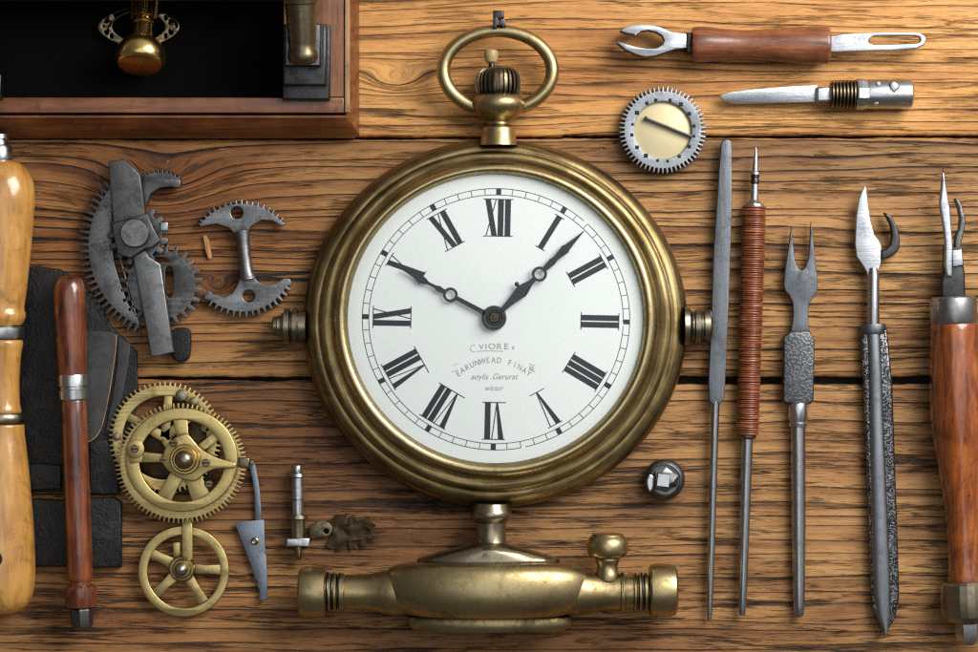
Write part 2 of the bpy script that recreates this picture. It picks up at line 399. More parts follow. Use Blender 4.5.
def oriented(A, B, pts):
    """outline given as (distance along A->B, sideways) in pixels"""
    L = hypot(B[0] - A[0], B[1] - A[1]); d = ((B[0] - A[0]) / L, (B[1] - A[1]) / L)
    return [(A[0] + d[0] * t - d[1] * s, A[1] + d[1] * t + d[0] * s) for t, s in pts]
def flat(quads, z):
    V, F = [], []
    for q in quads:
        F.append(tuple(range(len(V), len(V) + len(q)))); V += [(a, b, z) for a, b in q]
    return V, F

# ------------------------------------------------------------------ things and parts
def mesh_obj(name, m, mat, conv, ang):
    me = bpy.data.meshes.new(name); V, F = m
    me.from_pydata([conv(*v) for v in V], [], F)
    bm = bmesh.new(); bm.from_mesh(me); bmesh.ops.recalc_face_normals(bm, faces=bm.faces); bm.to_mesh(me); bm.free()
    me.polygons.foreach_set('use_smooth', [True] * len(me.polygons)); me.set_sharp_from_angle(angle=radians(ang))
    me.materials.append(mat); me.update()
    o = bpy.data.objects.new(name, me); col.objects.link(o); return o
class Thing:
    def __init__(s, name, label, cat, x, y, h=0.0, single=None, mat=None, ang=35):
        s.k = 1 - h / D; s.x, s.y = x, y
        if single: s.o = mesh_obj(name, single, mat, s.conv, ang)
        else: s.o = bpy.data.objects.new(name, None); col.objects.link(s.o); s.o.empty_display_size = .01
        s.o.location = ((x - CX) * s.k * S, (CY - y) * s.k * S, 0)
        s.o['label'] = label; s.o['category'] = cat
    def conv(s, x, y, z): return ((x - s.x) * s.k * S, -(y - s.y) * s.k * S, z * S)
    def part(s, name, m, mat, parent=None, ang=35, label=None):
        o = mesh_obj(name, m, M[mat], s.conv, ang); o.parent = parent or s.o
        if label: o['label'] = label
        return o

# ------------------------------------------------------------------ table top: planks with open seams
def plank(ytop, ybot, mat, x0=-520, x1=1500):
    """ytop / ybot: functions x -> y of the two edges"""
    V, F = [], []; xs = [x0 + (x1 - x0) * k / 404 for k in range(405)]
    rows = []
    ph = random.random() * 100
    from mathutils import noise as mn
    for x in xs:
        j1 = mn.noise(Vector((x * .03, ph, 0))) * 1.1 + mn.noise(Vector((x * .15, ph, 3))) * .7
        j2 = mn.noise(Vector((x * .03, ph, 9))) * 1.1 + mn.noise(Vector((x * .15, ph, 5))) * .7
        a, b = ytop(x) + j1, ybot(x) + j2
        ids = []
        for y, z in ((a, -24), (a, -3.5), (a + .7, -1.4), (a + 2.2, -.35), (a + 5, 0), (b - 5, 0), (b - 2.2, -.35), (b - .7, -1.4), (b, -3.5), (b, -24)):
            ids.append(len(V)); V.append((x, y, z))
        rows.append(ids)
    for r0, r1 in zip(rows, rows[1:]):
        for k in range(9): F.append((r0[k], r0[k + 1], r1[k + 1], r1[k]))
    o = mesh_obj('tabletop_plank', (V, F), mat, lambda x, y, z: ((x - CX) * S, (CY - y) * S, z * S), 50)
    o['kind'] = 'structure'; return o
c_ = lambda v: (lambda x: v)
woodA = table_wood('oak_plank_pale', 3.0, (.78, .43, .148), (.69, .345, .104), (.50, .22, .058), 12.5, .58, .30, .42,
                   knots=((396, 80, 26, 12, 17),), stains_shade=((650, 60, 150, 60, .25, (.7, .55, .4)),), fib=.45, streak=.2)
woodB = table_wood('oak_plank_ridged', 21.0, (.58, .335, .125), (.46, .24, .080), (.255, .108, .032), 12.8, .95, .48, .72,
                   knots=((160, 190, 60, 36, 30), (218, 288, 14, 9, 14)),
                   stains_shade=((150, 230, 210, 120, .75, (.55, .36, .22)), (800, 160, 330, 26, .7, (.42, .38, .34)), (380, 160, 150, 40, .5, (.5, .42, .35)), (150, 165, 90, 22, .6, (.5, .35, .25))),  # left-hand patches paint shade onto the wood; right streak is weathering
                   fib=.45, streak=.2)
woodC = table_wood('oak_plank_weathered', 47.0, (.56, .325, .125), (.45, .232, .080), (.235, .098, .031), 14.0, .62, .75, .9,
                   stains_shade=((260, 440, 330, 70, .85, (.36, .25, .17)), (380, 530, 170, 45, .8, (.38, .28, .2)), (352, 533, 34, 20, .8, (.25, .18, .12)), (650, 490, 40, 26, .6, (.4, .34, .28)), (600, 505, 110, 40, .6, (.5, .42, .34)), (560, 640, 330, 22, .6, (.45, .32, .24)), (120, 600, 170, 60, .35, (.8, .55, .35))),  # left patches put the shade around the clock into the wood colour
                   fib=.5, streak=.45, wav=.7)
lin = lambda a, b: (lambda x: a + (b - a) * min(1, max(0, (x - 200) / 500)))
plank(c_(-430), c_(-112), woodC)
plank(c_(-109), lambda x: 136.5 - 1.5 * (x > 560) + .0, woodA)
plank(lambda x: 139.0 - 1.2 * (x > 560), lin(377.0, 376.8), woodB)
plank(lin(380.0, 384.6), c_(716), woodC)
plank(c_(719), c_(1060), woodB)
under = mesh_obj('tabletop_underside', box(-520, -430, 1500, 1060, -60, -18, 1), plain('seam_dark', (.012, .009, .007), .9), lambda x, y, z: ((x - CX) * S, (CY - y) * S, z * S), 35)  # near-black board added beneath the planks to keep the open seams dark
under['kind'] = 'structure'

# ------------------------------------------------------------------ the clock
T = Thing('pocket_watch_clock', 'large round brass pocket-watch shaped clock with white Roman dial on a bulbous brass base', 'clock', 495, 323, 18)
def fc(r):
    t = min(1, max(0, (r - 148) / 44)); return (495.3, 318.8 + 4.6 * t, .979 - .021 * t)
case_prof = [(140, 0), (181, 0), (187, 3), (191, 8), (192.6, 13), (192.2, 17), (190.4, 21.5), (187.4, 25.4), (183.6, 28.4), (180, 29.9), (178, 30.2), (176.6, 30.0), (175.8, 30.1), (175, 31),
             (173.4, 32.4), (171, 33.6), (168.4, 34), (166, 33.6), (164.4, 33), (163, 32.8), (161, 32.6), (150, 29), (140, 29)]
T.part('case', lathe_z(0, 0, case_prof, 160, closed=True, fc=fc), 'brass_ring', ang=60)
bez = [(163, 31.6), (162.8, 34), (161.6, 37.6), (159.6, 41), (157, 43.8), (154.2, 45.2), (151.6, 45), (149.4, 43.4), (147.8, 40.8), (146.9, 38.2), (146.4, 36.2), (147, 33)]
T.part('bezel', lathe_z(0, 0, bez, 160, closed=True, fc=fc), 'brass_bezel', ang=60)
dz = 36.0
dial = T.part('dial', lathe_z(0, 0, [(0, dz), (60, dz), (120, dz), (150, dz)], 128, cap=False, fc=fc), 'dial')
mc, ms, rot = (496.0, 319.3), .978, radians(1.2)
def dp(r, th):  # radius and clock angle to a photo point
    a = th + rot; return (mc[0] + r * sin(a), mc[1] - r * ms * cos(a))
def gl(th, u, r):  # sideways u, radius r at clock angle th
    a = th + rot; return (mc[0] + r * sin(a) + u * cos(a), mc[1] - ms * (r * cos(a) - u * sin(a)))
q, qb = [], []
for r0, r1 in ((126.0, 126.75), (132.4, 133.2)):
    for k in range(180):
        if random.random() < .012: continue
        a, b = 2 * pi * k / 180, 2 * pi * (k + 1) / 180
        q.append([dp(r0, a), dp(r1, a), dp(r1, b), dp(r0, b)])
for k in range(60):
    th = 2 * pi * k / 60
    if k % 5 == 0: qb.append([gl(th, -2.4, 126.4), gl(th, 2.4, 126.4), gl(th, 2.5, 133), gl(th, -2.5, 133)])
    else: q.append([gl(th, -.36, 126.6), gl(th, .36, 126.6), gl(th, .36, 132.6), gl(th, -.36, 132.6)])
T.part('minute_track', flat(q, dz + .2), 'ink_thin', dial)
for b_ in qb: T.part('hour_mark', flat([b_], dz + .32), 'ink', dial)
ri, ro = 84.5, 122.0
def numeral(s, th):
    W = {'I': 7.0, 'V': 12.5, 'X': 12.0}; tot = sum(W[c] for c in s); u = -tot / 2; qs = []; ts = []
    def bar(u0, w0, u1, w1): qs.append([gl(th, u1 - w1 / 2, ro), gl(th, u1 + w1 / 2, ro), gl(th, u0 + w0 / 2, ri), gl(th, u0 - w0 / 2, ri)])
    def hair(u0, u1): ts.append([gl(th, u1 - .45, ro), gl(th, u1 + .45, ro), gl(th, u0 + .45, ri), gl(th, u0 - .45, ri)])
    for c in s:
        m = u + W[c] / 2
        if c == 'I': bar(m, 5.6, m, 5.8)
        elif c == 'V': bar(m + .6, 1.6, m - 3.8, 5.6); hair(m + .8, m + 5.2)
        else: bar(m + 3.4, 5.4, m - 3.4, 5.4); hair(m - 4.8, m + 4.8)
        u += W[c]
    for r in (ri, ro): ts.append([gl(th, -tot / 2 - 1.8, r - .4), gl(th, tot / 2 + 1.8, r - .4), gl(th, tot / 2 + 1.8, r + .4), gl(th, -tot / 2 - 1.8, r + .4)])
    return merge(flat(qs, dz + .25), flat(ts, dz + .36))
for k, s in enumerate(['XII', 'I', 'II', 'II', 'III', 'V', 'VI', 'VII', 'VII', 'IX', 'X', 'XI']):
    T.part('hour_numeral', numeral(s, k * pi / 6 - (.022 if k == 10 else 0)), 'ink', dial)
def text(body, size, shear=0.0):
    cu = bpy.data.curves.new('lettering', 'FONT'); cu.body = body; cu.size = size; cu.shear = shear; cu.align_x = 'CENTER'; cu.resolution_u = 3
    return from_curve(cu)
def put_text(body, x, y, size, shear=0.0, sx=1.0, rot_=0.0):
    V, F = text(body, size, shear); c, s = cos(rot_), sin(rot_)
    return [(x + (a * sx) * c - (-b) * s * 1.0, y + (a * sx) * s + (-b) * c, dz + .3) for a, b, _ in V], F
ms_ = [put_text(ch, x, y, sz, 0, 1.15) for ch, x, y, sz in (('V', 481.5, 349.2, 7.6), ('I', 486.2, 349.0, 7.6), ('O', 492, 348.9, 8.4), ('R', 499.2, 349, 8.2), ('E', 506.2, 349, 8.4), ('s', 513, 349, 6.6))]
sw = arc(473.8, 348.2, 3.6, radians(-60), radians(-300), 10)
ms_.append(flat([[a, b, (b[0] * .87 + 473.8 * .13, b[1] * .87 + 348.2 * .13), (a[0] * .87 + 473.8 * .13, a[1] * .87 + 348.2 * .13)] for a, b in zip(sw, sw[1:])], dz + .3))
ul = [(477 + 26 * k / 8, 350.9 - .5 * sin(pi * k / 8)) for k in range(9)]
ms_.append(flat([[a, b, (b[0], b[1] + .5), (a[0], a[1] + .5)] for a, b in zip(ul, ul[1:])], dz + .34))
T.part('maker_name', merge(*ms_), 'ink_grey', dial)
ms_ = []
line = 'EARUNWEAD FINAY'
for i, ch in enumerate(line):
    a = radians(-43 + 86 * i / (len(line) - 1)); R = 49
    if ch != ' ': ms_.append(put_text(ch, 493.5 + R * sin(a), 411.0 - R * cos(a) * 1.0 + 0.5, 8.2, 0, .80, a * .8))
for sgn in (-1, 1):
    x, y = 493.5 + sgn * 38.5, 367.8
    ms_.append(flat([[(x - 3, y - 3.6 - sgn * 1.2), (x + 3, y - 3.6 + sgn * 1.2), (x + 3, y - 3.1 + sgn * 1.2), (x - 3, y - 3.1 - sgn * 1.2)],
                     [(x - 3, y + 2.4 - sgn * 1.2), (x + 3, y + 2.4 + sgn * 1.2), (x + 3, y + 2.9 + sgn * 1.2), (x - 3, y + 2.9 - sgn * 1.2)]], dz + .3))
T.part('arched_banner', merge(*ms_), 'ink_grey', dial)
T.part('banner_end', flat([[(529.6, 365.2), (534, 367), (533, 370.6), (528.4, 368.6)]], dz + .22), 'ink_cream', dial)
T.part('script_line', merge(put_text('aoylis .Gerurat', 494, 379, 8.4, .35, .92), put_text('wictcr', 493.6, 390, 7.4, .35, .98)), 'ink_grey', dial)
# hands
def hand(A, B, pts, holes, z0, z1):
    L = oriented(A, B, [(t, w) for t, w in pts] + [(t, -w) for t, w in reversed(pts) if w > 0])
    return plate([L] + [circ(*oriented(A, B, [h])[0], h_r, 18) for h, h_r in holes], z0, z1, 0)
hub = (494, 318)
def ringpts(c, r, w0, w1, n=7):
    a0, a1 = math.asin(w0 / r), math.asin(w1 / r)
    return [(c - r * cos(a0 + (pi - a0 - a1) * k / n), r * sin(a0 + (pi - a0 - a1) * k / n)) for k in range(n + 1)]
T.part('minute_hand', hand(hub, (388, 262), [(-2, 2.6), (25, 2.3), (40, 2.2)] + ringpts(49, 7.4, 2.2, 2.0) + [(62, 3.0), (66, 1.6), (74, 1.5), (79, 3.6), (84, 4.0), (88, 2.2), (95, 1.2), (104, .4)], [((49, 0), 4.7)], 39.6, 41), 'hand')
T.part('hour_hand', hand(hub, (583, 232), [(-2, 2.6), (14, 2.6), (24, 3.6), (38, 6.4), (43, 5.2), (50, 2.6)] + ringpts(62.5, 7.6, 2.6, 2.4) + [(74, 3.0), (80, 3.6), (85, 2.6), (90, 3.2), (98, 4.6), (101, 3.4), (112, 1.7), (124, .35)], [((62.5, 0), 4.9)], 41.8, 43.2), 'hand')
T.part('hand_barb', plate(circ(516.6, 284.6, 2.4, 12), 41.9, 43.5, .5), 'hand')
hb = T.part('hand_boss', lathe_z(494, 318, [(12, dz + .1), (12.4, 40), (11.6, 43), (9.8, 45), (8.0, 44.8), (7.2, 43.6), (0, 43.6)], 40), 'steel_black')
T.part('arbor_pin', lathe_z(494.2, 317.6, [(5.6, 43), (5.4, 46), (4.6, 47.6), (3.6, 50), (2.2, 51.6), (0, 52)], 28), 'brass_grey', hb)
T.part('glass', lathe_z(0, 0, [(148.0, 41.5)] + [(147.8 * (1 - k / 14), 42 + 12 * (1 - (1 - k / 14) ** 2)) for k in range(0, 14)] + [(0, 54)], 96, cap=False, fc=fc), 'glass')
# pendant, crown and bow
zb = 26
pend = T.part('pendant', lathe((498.5, 146, zb), (498.5, 60, zb), [(0, 19), (5, 18), (8, 17.4), (15, 16.6), (18, 16), (19.6, 12.6), (22.5, 11), (25, 12.4), (29, 19), (34, 24), (39, 26.6), (44, 26.4), (48, 24), (51, 20), (52.5, 14), (53, 0)], 48, smooth=2), 'brass_body', ang=50)
kn = lambda a, t: 1.0 + .055 * (1 if sin(a * 27) > 0 else -1)
T.part('crown', lathe((498, 97, zb), (498, 60, zb), [(0, 18), (2, 20), (6, 21.6), (14, 22), (20, 21.2), (24, 19.4), (27, 16), (28.4, 11), (28.6, 0)], 216, rmod=kn), 'bronze', ang=25)
bd = T.part('crown_stem', lathe((491.5, 71, zb), (491.5, 45, zb), [(0, 3.4), (6, 3), (8.5, 2.6)], 20), 'steel_black')
T.part('bead', lathe((491.2, 64, zb), (491.2, 40, zb), [(0, 3), (1.5, 5.4), (5, 6.6), (10, 7.2), (12.5, 6.4), (14, 4), (14.3, 0)], 28), 'bone', bd)
bow_path = []
for k in range(61):
    a = radians(-155 + 310 * k / 60); bow_path.append((497.8 + 54.4 * sin(a), 71.5 - 39.8 * cos(a), zb))
T.part('bow', tube(bow_path, [6.3 + .5 * abs(cos(pi * k / 60)) for k in range(61)], 20), 'brass_body', ang=70)
cl = T.part('bow_clasp', merge(box(493, 12.5, 504, 20.5, 22, 37, 1.4), plate([(493.2, 19), (498, 19), (496.6, 29.5), (492.6, 29.5)], 24, 37, 1), plate([(501, 18), (504.5, 20.5), (505.8, 27), (502.5, 28.5), (500, 26.5), (498.5, 28.5), (497.6, 27)], 24, 35, 1)), 'steel_black')
T.part('side_button', lathe((306, 326, 20), (260, 326, 20), [(0, 15), (7, 15), (9, 17.4), (13, 17.4), (14, 14.6), (15.4, 14.6), (16.4, 17.6), (21.4, 17.6), (22.6, 13), (24.6, 12.6), (25.6, 10.6), (28, 10.8), (29, 9.6), (32, 9.4), (33.4, 7.6), (33.6, 0)], 36), 'brass_grey', ang=30)
T.part('side_button', lathe((684, 326, 20), (730, 326, 20), [(0, 19.5), (5, 18.6), (8, 14), (10, 14), (11, 16.6), (16, 16.8), (17, 14.6), (19, 14.6), (20, 16.8), (25.6, 16.6), (27.4, 14), (27.8, 0)], 36), 'brass_grey', ang=30)
# base
zc = 37
sq = lambda r: .36 + .64 * max(0, min(1, (70 - r) / 55)) ** 1.4
T.part('base_neck', lathe((491, 503, 30), (491, 560, 30), [(0, 17), (6, 19.5), (8, 20.6), (13, 20.6), (15, 19), (17.5, 17), (19, 15.4), (24, 15), (36, 15), (41, 17), (44, 20)], 40), 'brass_grey', ang=40)
T.part('base_collar', lathe((488.5, 541, zc), (488.5, 600, zc), [(0, 14), (2, 20), (6, 36), (10, 52), (14, 65), (16, 70.5), (18.6, 71), (20, 69.5), (20.5, 60)], 80, sq), 'brass_grey', ang=40)
T.part('base_bowl', lathe((487, 559.5, zc), (487, 640, zc), [(0, 60), (.6, 73), (2.2, 84), (5, 93), (10, 100.5), (17, 104.6), (26, 106), (34, 104.5), (41, 100), (47, 92), (51.5, 82), (54, 72), (54.3, 50)], 96, .43, smooth=2), 'brass_body', ang=60)
T.part('base_foot', lathe((490, 613, 26), (490, 650, 26), [(0, 70), (1.2, 79), (3, 82), (9, 82.6), (13, 81), (16.5, 74), (17, 40), (17, 0)], 80, .28), 'brass_body', ang=40)
la = T.part('base_arm', lathe((412, 590.5, zc), (300, 590.5, zc), [(0, 20), (8, 22.6), (16, 23.2), (24, 22.4), (33, 20.2), (42, 18.2), (50, 17.4), (66, 17.2), (67, 18.8), (71, 18.8), (72, 16), (73.4, 16), (74.4, 19), (76.6, 19), (77.6, 16), (79, 16), (80, 19), (82.4, 19), (83.4, 16), (87, 16)], 44), 'brass_body', ang=32)
T.part('end_cap', lathe((328, 590, zc), (290, 590, zc), [(0, 15), (.3, 22), (2, 24.4), (10, 25), (20, 24.8), (26, 23.2), (28, 20), (28.4, 0)], 44), 'brass_body', la)
ra = T.part('base_arm', lathe((562, 590.5, zc), (680, 590.5, zc), [(0, 20), (6, 22.6), (14, 23.4), (22, 22.4), (31, 20.2), (40, 18.4), (48, 17.8), (57, 17.8), (58, 19.4), (61, 19.4), (62, 16.4), (70, 16.4), (71, 18.8), (73, 18.8), (74, 16), (75, 16), (76, 19), (78.4, 19), (79.4, 16), (80.4, 16), (81.4, 19.2), (84, 19.2), (85, 16), (90, 16)], 44), 'brass_body', ang=32)
T.part('end_cap', lathe((648, 588.5, zc), (690, 588.5, zc), [(0, 15), (.3, 24), (2, 25.8), (8, 26.4), (20, 26.2), (25.6, 25), (27.6, 22), (28, 0)], 44), 'brass_body', ra)
for x_, r_, a_ in ((329.2, 18.4, 'l'), (333.8, 17.4, 'l'), (340.8, 17.6, 'l'), (621.4, 18.2, 'r'), (634.2, 17.4, 'r'), (640.4, 18, 'r'), (644.6, 17.6, 'r')):
    T.part('groove_shade_ring', tube([(x_, 589.8 + r_ * cos(2 * pi * k / 40), zc + r_ * sin(2 * pi * k / 40)) for k in range(40)], 1.25, 8, True), 'steel_black', la if a_ == 'l' else ra)  # added black rings paint the dark gaps of the arm grooves
T.part('valve_knob', lathe((606.5, 578, 40), (606.5, 520, 40), [(0, 12), (5, 12), (9, 10.8), (14, 10.2), (18, 11.4), (20, 12.4), (21.4, 12), (22.4, 15), (25, 19), (30, 20.8), (36, 20.8), (41, 19), (44, 16), (46, 14), (46.3, 0)], 44, smooth=2), 'brass_body', ra, ang=50)

# ------------------------------------------------------------------ wooden clock case in the upper left
T = Thing('wooden_clock_case', 'corner of a dark mahogany clock case with black interior and turned column', 'clock case', 180, 60, 30)
T.part('interior_panel', box(-300, -300, 287, 99, 0, 8, 1), 'black_cloth')
def ledge(): return plate([(-300, 98), (284, 98), (284, -300), (344.5, -300), (344.5, 113.5), (-300, 113.5)], 0, 38, 1.2, 2)
T.part('front_ledge', box(-300, 98, 344.5, 113.5, 0, 38, 1.4), 'mahogany')
T.part('side_ledge', box(284, -300, 344.3, 97.6, 0, 37.6, 1.2), 'mahogany_up')
prof = [(0, 0), (0, 33), (1, 36.4), (3.2, 36.8), (4.6, 34), (6, 32.5), (11, 27), (17, 18), (20.4, 11), (21.6, 6), (21.4, 0)]
def mould():
    V, rings = [], []
    for sx, sy, dx, dy in ((-300, 115, 0, 1), (335, 115, 0, 1), (345.2, 115, .35, 1), (346, 113.5, .56, .9), (346, 107, .56, 0), (346, -300, .56, 0)):
        ids = []
        for d, z in prof: ids.append(len(V)); V.append((sx + d * dx, sy + d * dy, z))
        rings.append(ids)
    return V, skin(rings, [])
md = T.part('base_moulding', mould(), 'mahogany', ang=40)
T.part('edge_strip', merge(box(345.0, -300, 350.0, 113, 30, 38.2, 1)), 'edge_wood', md)
T.part('top_rail', box(-300, -300, 300, 2.6, 44, 66, 2), 'mahogany')
pl = T.part('column_plinth', merge(box(283.5, 27, 331, 101, 37, 48, 2), box(285, 27.5, 328, 88, 47, 60, 2.4), box(287.5, 28, 323, 70, 59, 68, 2)), 'steel_black')
T.part('plinth_plate', box(288.5, 29, 322, 69, 67.6, 69.6, .8), 'steel_file', pl)
T.part('column', lathe((307, 70, 84), (300, -160, 130), [(0, 0), (.4, 8), (3, 13), (7, 15), (12, 14.6), (16, 13), (22, 13.6), (60, 15.5), (61, 18.5), (66, 19), (67, 16), (120, 16), (200, 17)], 36), 'bronze', ang=40)
T.part('column_plinth', box(-60, 76, 5, 100, 37, 52, 2), 'steel_black')
T.part('column', lathe((-12, 84, 70), (-16, -160, 120), [(0, 0), (.4, 8), (3, 13), (7, 15), (12, 14.6), (16, 13), (22, 13.6), (60, 15.5), (200, 17)], 36), 'bronze', ang=40)
fl = lambda a, t: 1 + (.10 * cos(a * 9) if t < 24 else 0)
ax0, ax1 = (143.5, -12, 10), (142, 74, 52)
pb = T.part('pendulum_shaft', lathe(ax0, ax1, [(0, 13.5), (34, 12.5), (35, 9), (37, 9), (38, 10.5), (40, 10.5), (41, 9.4), (54, 10), (60, 11.5)], 72, rmod=lambda a, t: 1 + (.13 * cos(a * 8) if t < 34.5 else 0)), 'brass_gold')
T.part('pendulum_bob', lathe(ax0, ax1, [(54, 9.5), (58, 13), (63, 19), (69, 23.4), (75, 25), (81, 24.6), (86, 23), (87.4, 21.6), (88, 19.5), (88.1, 0)], 56), 'brass_gold', ang=50)
def scroll(sg):
    o = [(137 + sg * (8 + 33 * sin(pi * k / 12) ** .8), 46 - 41 * k / 12) for k in range(13)]
    i_ = [(137 + sg * (8 + 19 * sin(pi * k / 12) ** .8), 40 - 30 * k / 12) for k in range(13)]
    hs = [[(137 + sg * (8 + 26 * sin(pi * u) ** .8) + r * cos(a) * 1.0, 43 - 35.5 * u + r * 1.5 * sin(a)) for a in [2 * pi * k / 7 for k in range(7)]] for u, r in ((.24, 2.0), (.37, 2.6), (.5, 2.2), (.63, 2.6), (.76, 2.0))]
    return plate([o + i_[::-1]] + hs, 14, 18, .5)
for sg in (-1, 1): T.part('fretwork_scroll', scroll(sg), 'bronze')

# ------------------------------------------------------------------ left hand tools
T = Thing('boxwood_handle', 'thick yellow varnished wooden handle with steel bands at the left edge', 'tool handle', 0, 390, 24)
zc = 31
ax = lambda y0, prof: lathe((0, y0, zc), (0.5, y0 + 500, zc), prof, 56, .85, smooth=2)
T.part('upper_grip', ax(160, [(0, 0), (.5, 12), (3, 20), (8, 27), (18, 33), (30, 35.8), (50, 35.6), (90, 32), (130, 27.8), (148, 25.2), (153, 26.6), (158, 26.4), (162, 24.4), (166, 22)]), 'boxwood', ang=60)
T.part('ring', lathe((0, 326, zc), (.5, 826, zc), [(0, 20), (.5, 24), (2, 25.4), (11, 25.4), (13, 24.2), (13.6, 20)], 56, .85), 'steel')
T.part('middle_grip', ax(339, [(0, 19), (1, 23.4), (6, 24.2), (14, 22.4), (40, 20.6), (64, 21), (71, 22.6), (74, 22)]), 'boxwood', ang=60)
T.part('ring', lathe((0, 412.6, zc), (.5, 826, zc), [(0, 20), (.5, 24.6), (2, 26), (5.5, 26.4), (9, 26), (11, 24.6), (11.4, 20)], 56, .85), 'brass_grey')
lg = T.part('lower_grip', ax(423.6, [(0, 18), (.6, 24.6), (3, 25.6), (10, 25.8), (36, 29), (70, 32.2), (100, 34.6), (132, 36.2), (155, 36), (170, 34), (181, 29), (187, 20), (189.4, 9), (189.6, 0)]), 'boxwood', ang=60)
T.part('hanging_hole', lathe_z(0.5, 556, [(9, 52), (8.4, 63.2), (6.2, 63.4), (5.6, 62.4), (0, 62.2)], 24), 'hole', lg)
T.part('peg_hole', lathe_z(-1.5, 190, [(6, 50), (5.6, 62), (0, 62.1)], 20), 'hole')
T.part('steel_cap', lathe((-1, 163, 30), (-1, 120, 30), [(0, 14), (4, 14.8), (14, 14.6), (17, 13), (18, 10), (22, 9.4), (24, 11), (28, 11), (30, 7), (30.2, 0)], 36), 'rod')

T = Thing('leather_tool_pouch', 'flat black leather tool pouch with strap and pocket lying under the rosewood handle', 'pouch', 75, 420, 6)
T.part('back_panel', plate([(14, 268), (38, 266), (60, 269), (78, 280), (98, 300), (112, 328), (124, 338), (137, 352), (138, 402), (128, 440), (124, 470), (120, 492), (22, 492), (16, 400)], .3, 6, 1.4, 2), 'leather')
T.part('flap', plate(spline([(84, 330), (100, 331), (116, 334), (116, 350), (111, 385), (104, 420), (97, 436), (86, 442)], 4), 6.2, 9.6, 1.2, 2), 'flap')
T.part('side_strip', plate([(118.5, 336), (131, 344), (129, 365), (122, 398), (113, 424), (105, 436), (112, 400), (117.5, 365)], 6.2, 8.6, 1, 2), 'flap')
T.part('flap_edge', tube([(a, b, 9.4) for a, b in spline([(117, 335), (116, 350), (111, 385), (104, 420), (97, 436), (88, 442)], 4)], .55, 6), 'edge_wood')
st = T.part('strap', plate([(22, 463), (62, 465), (62, 489), (24, 490)], 6.2, 12, 1.6, 2), 'leather')
T.part('pocket', plate([(30, 498), (62, 500), (64, 499), (90, 498), (114, 497), (122, 502), (122, 567), (92, 568), (66, 567), (34, 566)], .3, 12.5, 2.4, 2), 'leather')
T.part('pocket_loop', plate([(90, 440), (108, 440), (119, 470), (119, 494), (90, 494)], 6.2, 10, 1.5, 2), 'leather')

T = Thing('rosewood_tool_handle', 'slim red-brown varnished wooden tool handle with steel ferrule lying on the black pouch', 'hand tool', 76, 450, 24)
A, B, zc = (69.3, 276, 29), (82.6, 629, 26), 0
T.part('upper_grip', lathe(A, B, [(0, 0), (.6, 8), (3.5, 12.8), (9, 15.2), (18, 16.3), (50, 16.2), (80, 15.2), (99, 14.2)], 40, smooth=2), 'redwood', ang=50)
T.part('ferrule', lathe(A, B, [(98.6, 10), (98.8, 14.6), (100, 15), (110, 14.9), (111, 13.8), (113, 13.8), (114, 14.8), (123, 14.2), (124.4, 12.8), (124.6, 8)], 40), 'steel')
T.part('lower_grip', lathe(A, B, [(123.6, 9), (124, 12.4), (127, 13), (160, 13.2), (220, 13.2), (270, 13.0), (300, 12.8), (304.5, 12), (305, 10.4), (309, 10.4), (309.4, 13.4), (311, 15.8), (318, 16.4), (328, 16), (331, 14), (332, 8)], 40), 'redwood', ang=32)
T.part('square_tip', lathe(A, B, [(331, 10.6), (334, 11.8), (347, 11.4), (351, 10), (353, 7), (353.2, 0)], 8, 1), 'steel_dark', ang=20)

# ------------------------------------------------------------------ dark steel quadrant
T = Thing('steel_quadrant_mechanism', 'dark steel toothed quadrant with crossed levers and a round screw head', 'clock mechanism', 140, 260, 14)
zz = lambda p: Z(p, 70, 150, 2.964)
cx, cy = 176, 246
a0, a1 = atan2(-66, -70), atan2(89, -40) - 2 * pi
teeth = gear(cx, cy, 88, 97.5, 27, .52, 1, a0, a1, .85, .12)
inner = [(142, 338), (136, 318), (128, 304), (121, 286), (114, 262), (112, 238), (112, 214), (114, 196), (112, 182)]
T.part('toothed_quadrant', plate(teeth + spline(inner, 3), 5, 12, .7), 'steel_dark')
T.part('small_gear', plate([gear(161, 285, 34.5, 42, 24, .5, 1, 0, 2 * pi, .8, .15), cspline([(165, 270), (168.5, 266), (172.5, 269), (174, 284), (173, 294), (169, 298), (166, 294), (165, 282)], 3), cspline([(150, 262), (156, 257), (166, 258), (170, 262), (160, 262)], 2)], 6, 12, .7), 'steel_dark')
top = gear(160, 206, 33.5, 37, 9, .5, 1, radians(-118), radians(-52), .7, .2)
T.part('hook_sector', plate([(142, 206), (142, 178)] + top + [(181.5, 181), (180.5, 188), (171, 186.5), (160, 188), (151, 194), (147, 206)], 5, 20, 1), 'steel_dark')
T.part('stop_block', plate(cspline([(172, 330), (186, 328), (190, 334), (190, 350), (187, 360), (175, 361), (170, 350)], 3), .5, 13, 2, 2), 'leather')
T.part('pinion', plate(gear(139, 235, 24, 31, 15, .55, 1, 0, 2 * pi, .8, .2), 12, 20, .8), 'steel_dark')
T.part('lower_lever', plate([(134, 256), (146.5, 250), (150, 257), (161.8, 264.5), (167, 300), (175.2, 352), (152.7, 357.4), (143, 305)], 13, 25, 1.2, 2), 'steel_mid')
T.part('upper_lever', plate([(110.3, 163), (113, 161.5), (127, 160), (141.8, 175.5), (148, 222), (115.5, 228)], 14, 28, 1.2, 2), 'steel_dark')
T.part('pivot_housing', plate([(114, 224), (149, 214), (155, 228), (162, 241), (154, 248), (147, 249), (133, 258.5), (122, 255.5), (118, 247)], 19, 30, 1.2, 2), 'steel_dark')
T.part('bright_tooth', box(161.5, 222.5, 169, 231, 16, 24, 1), 'steel_worn')
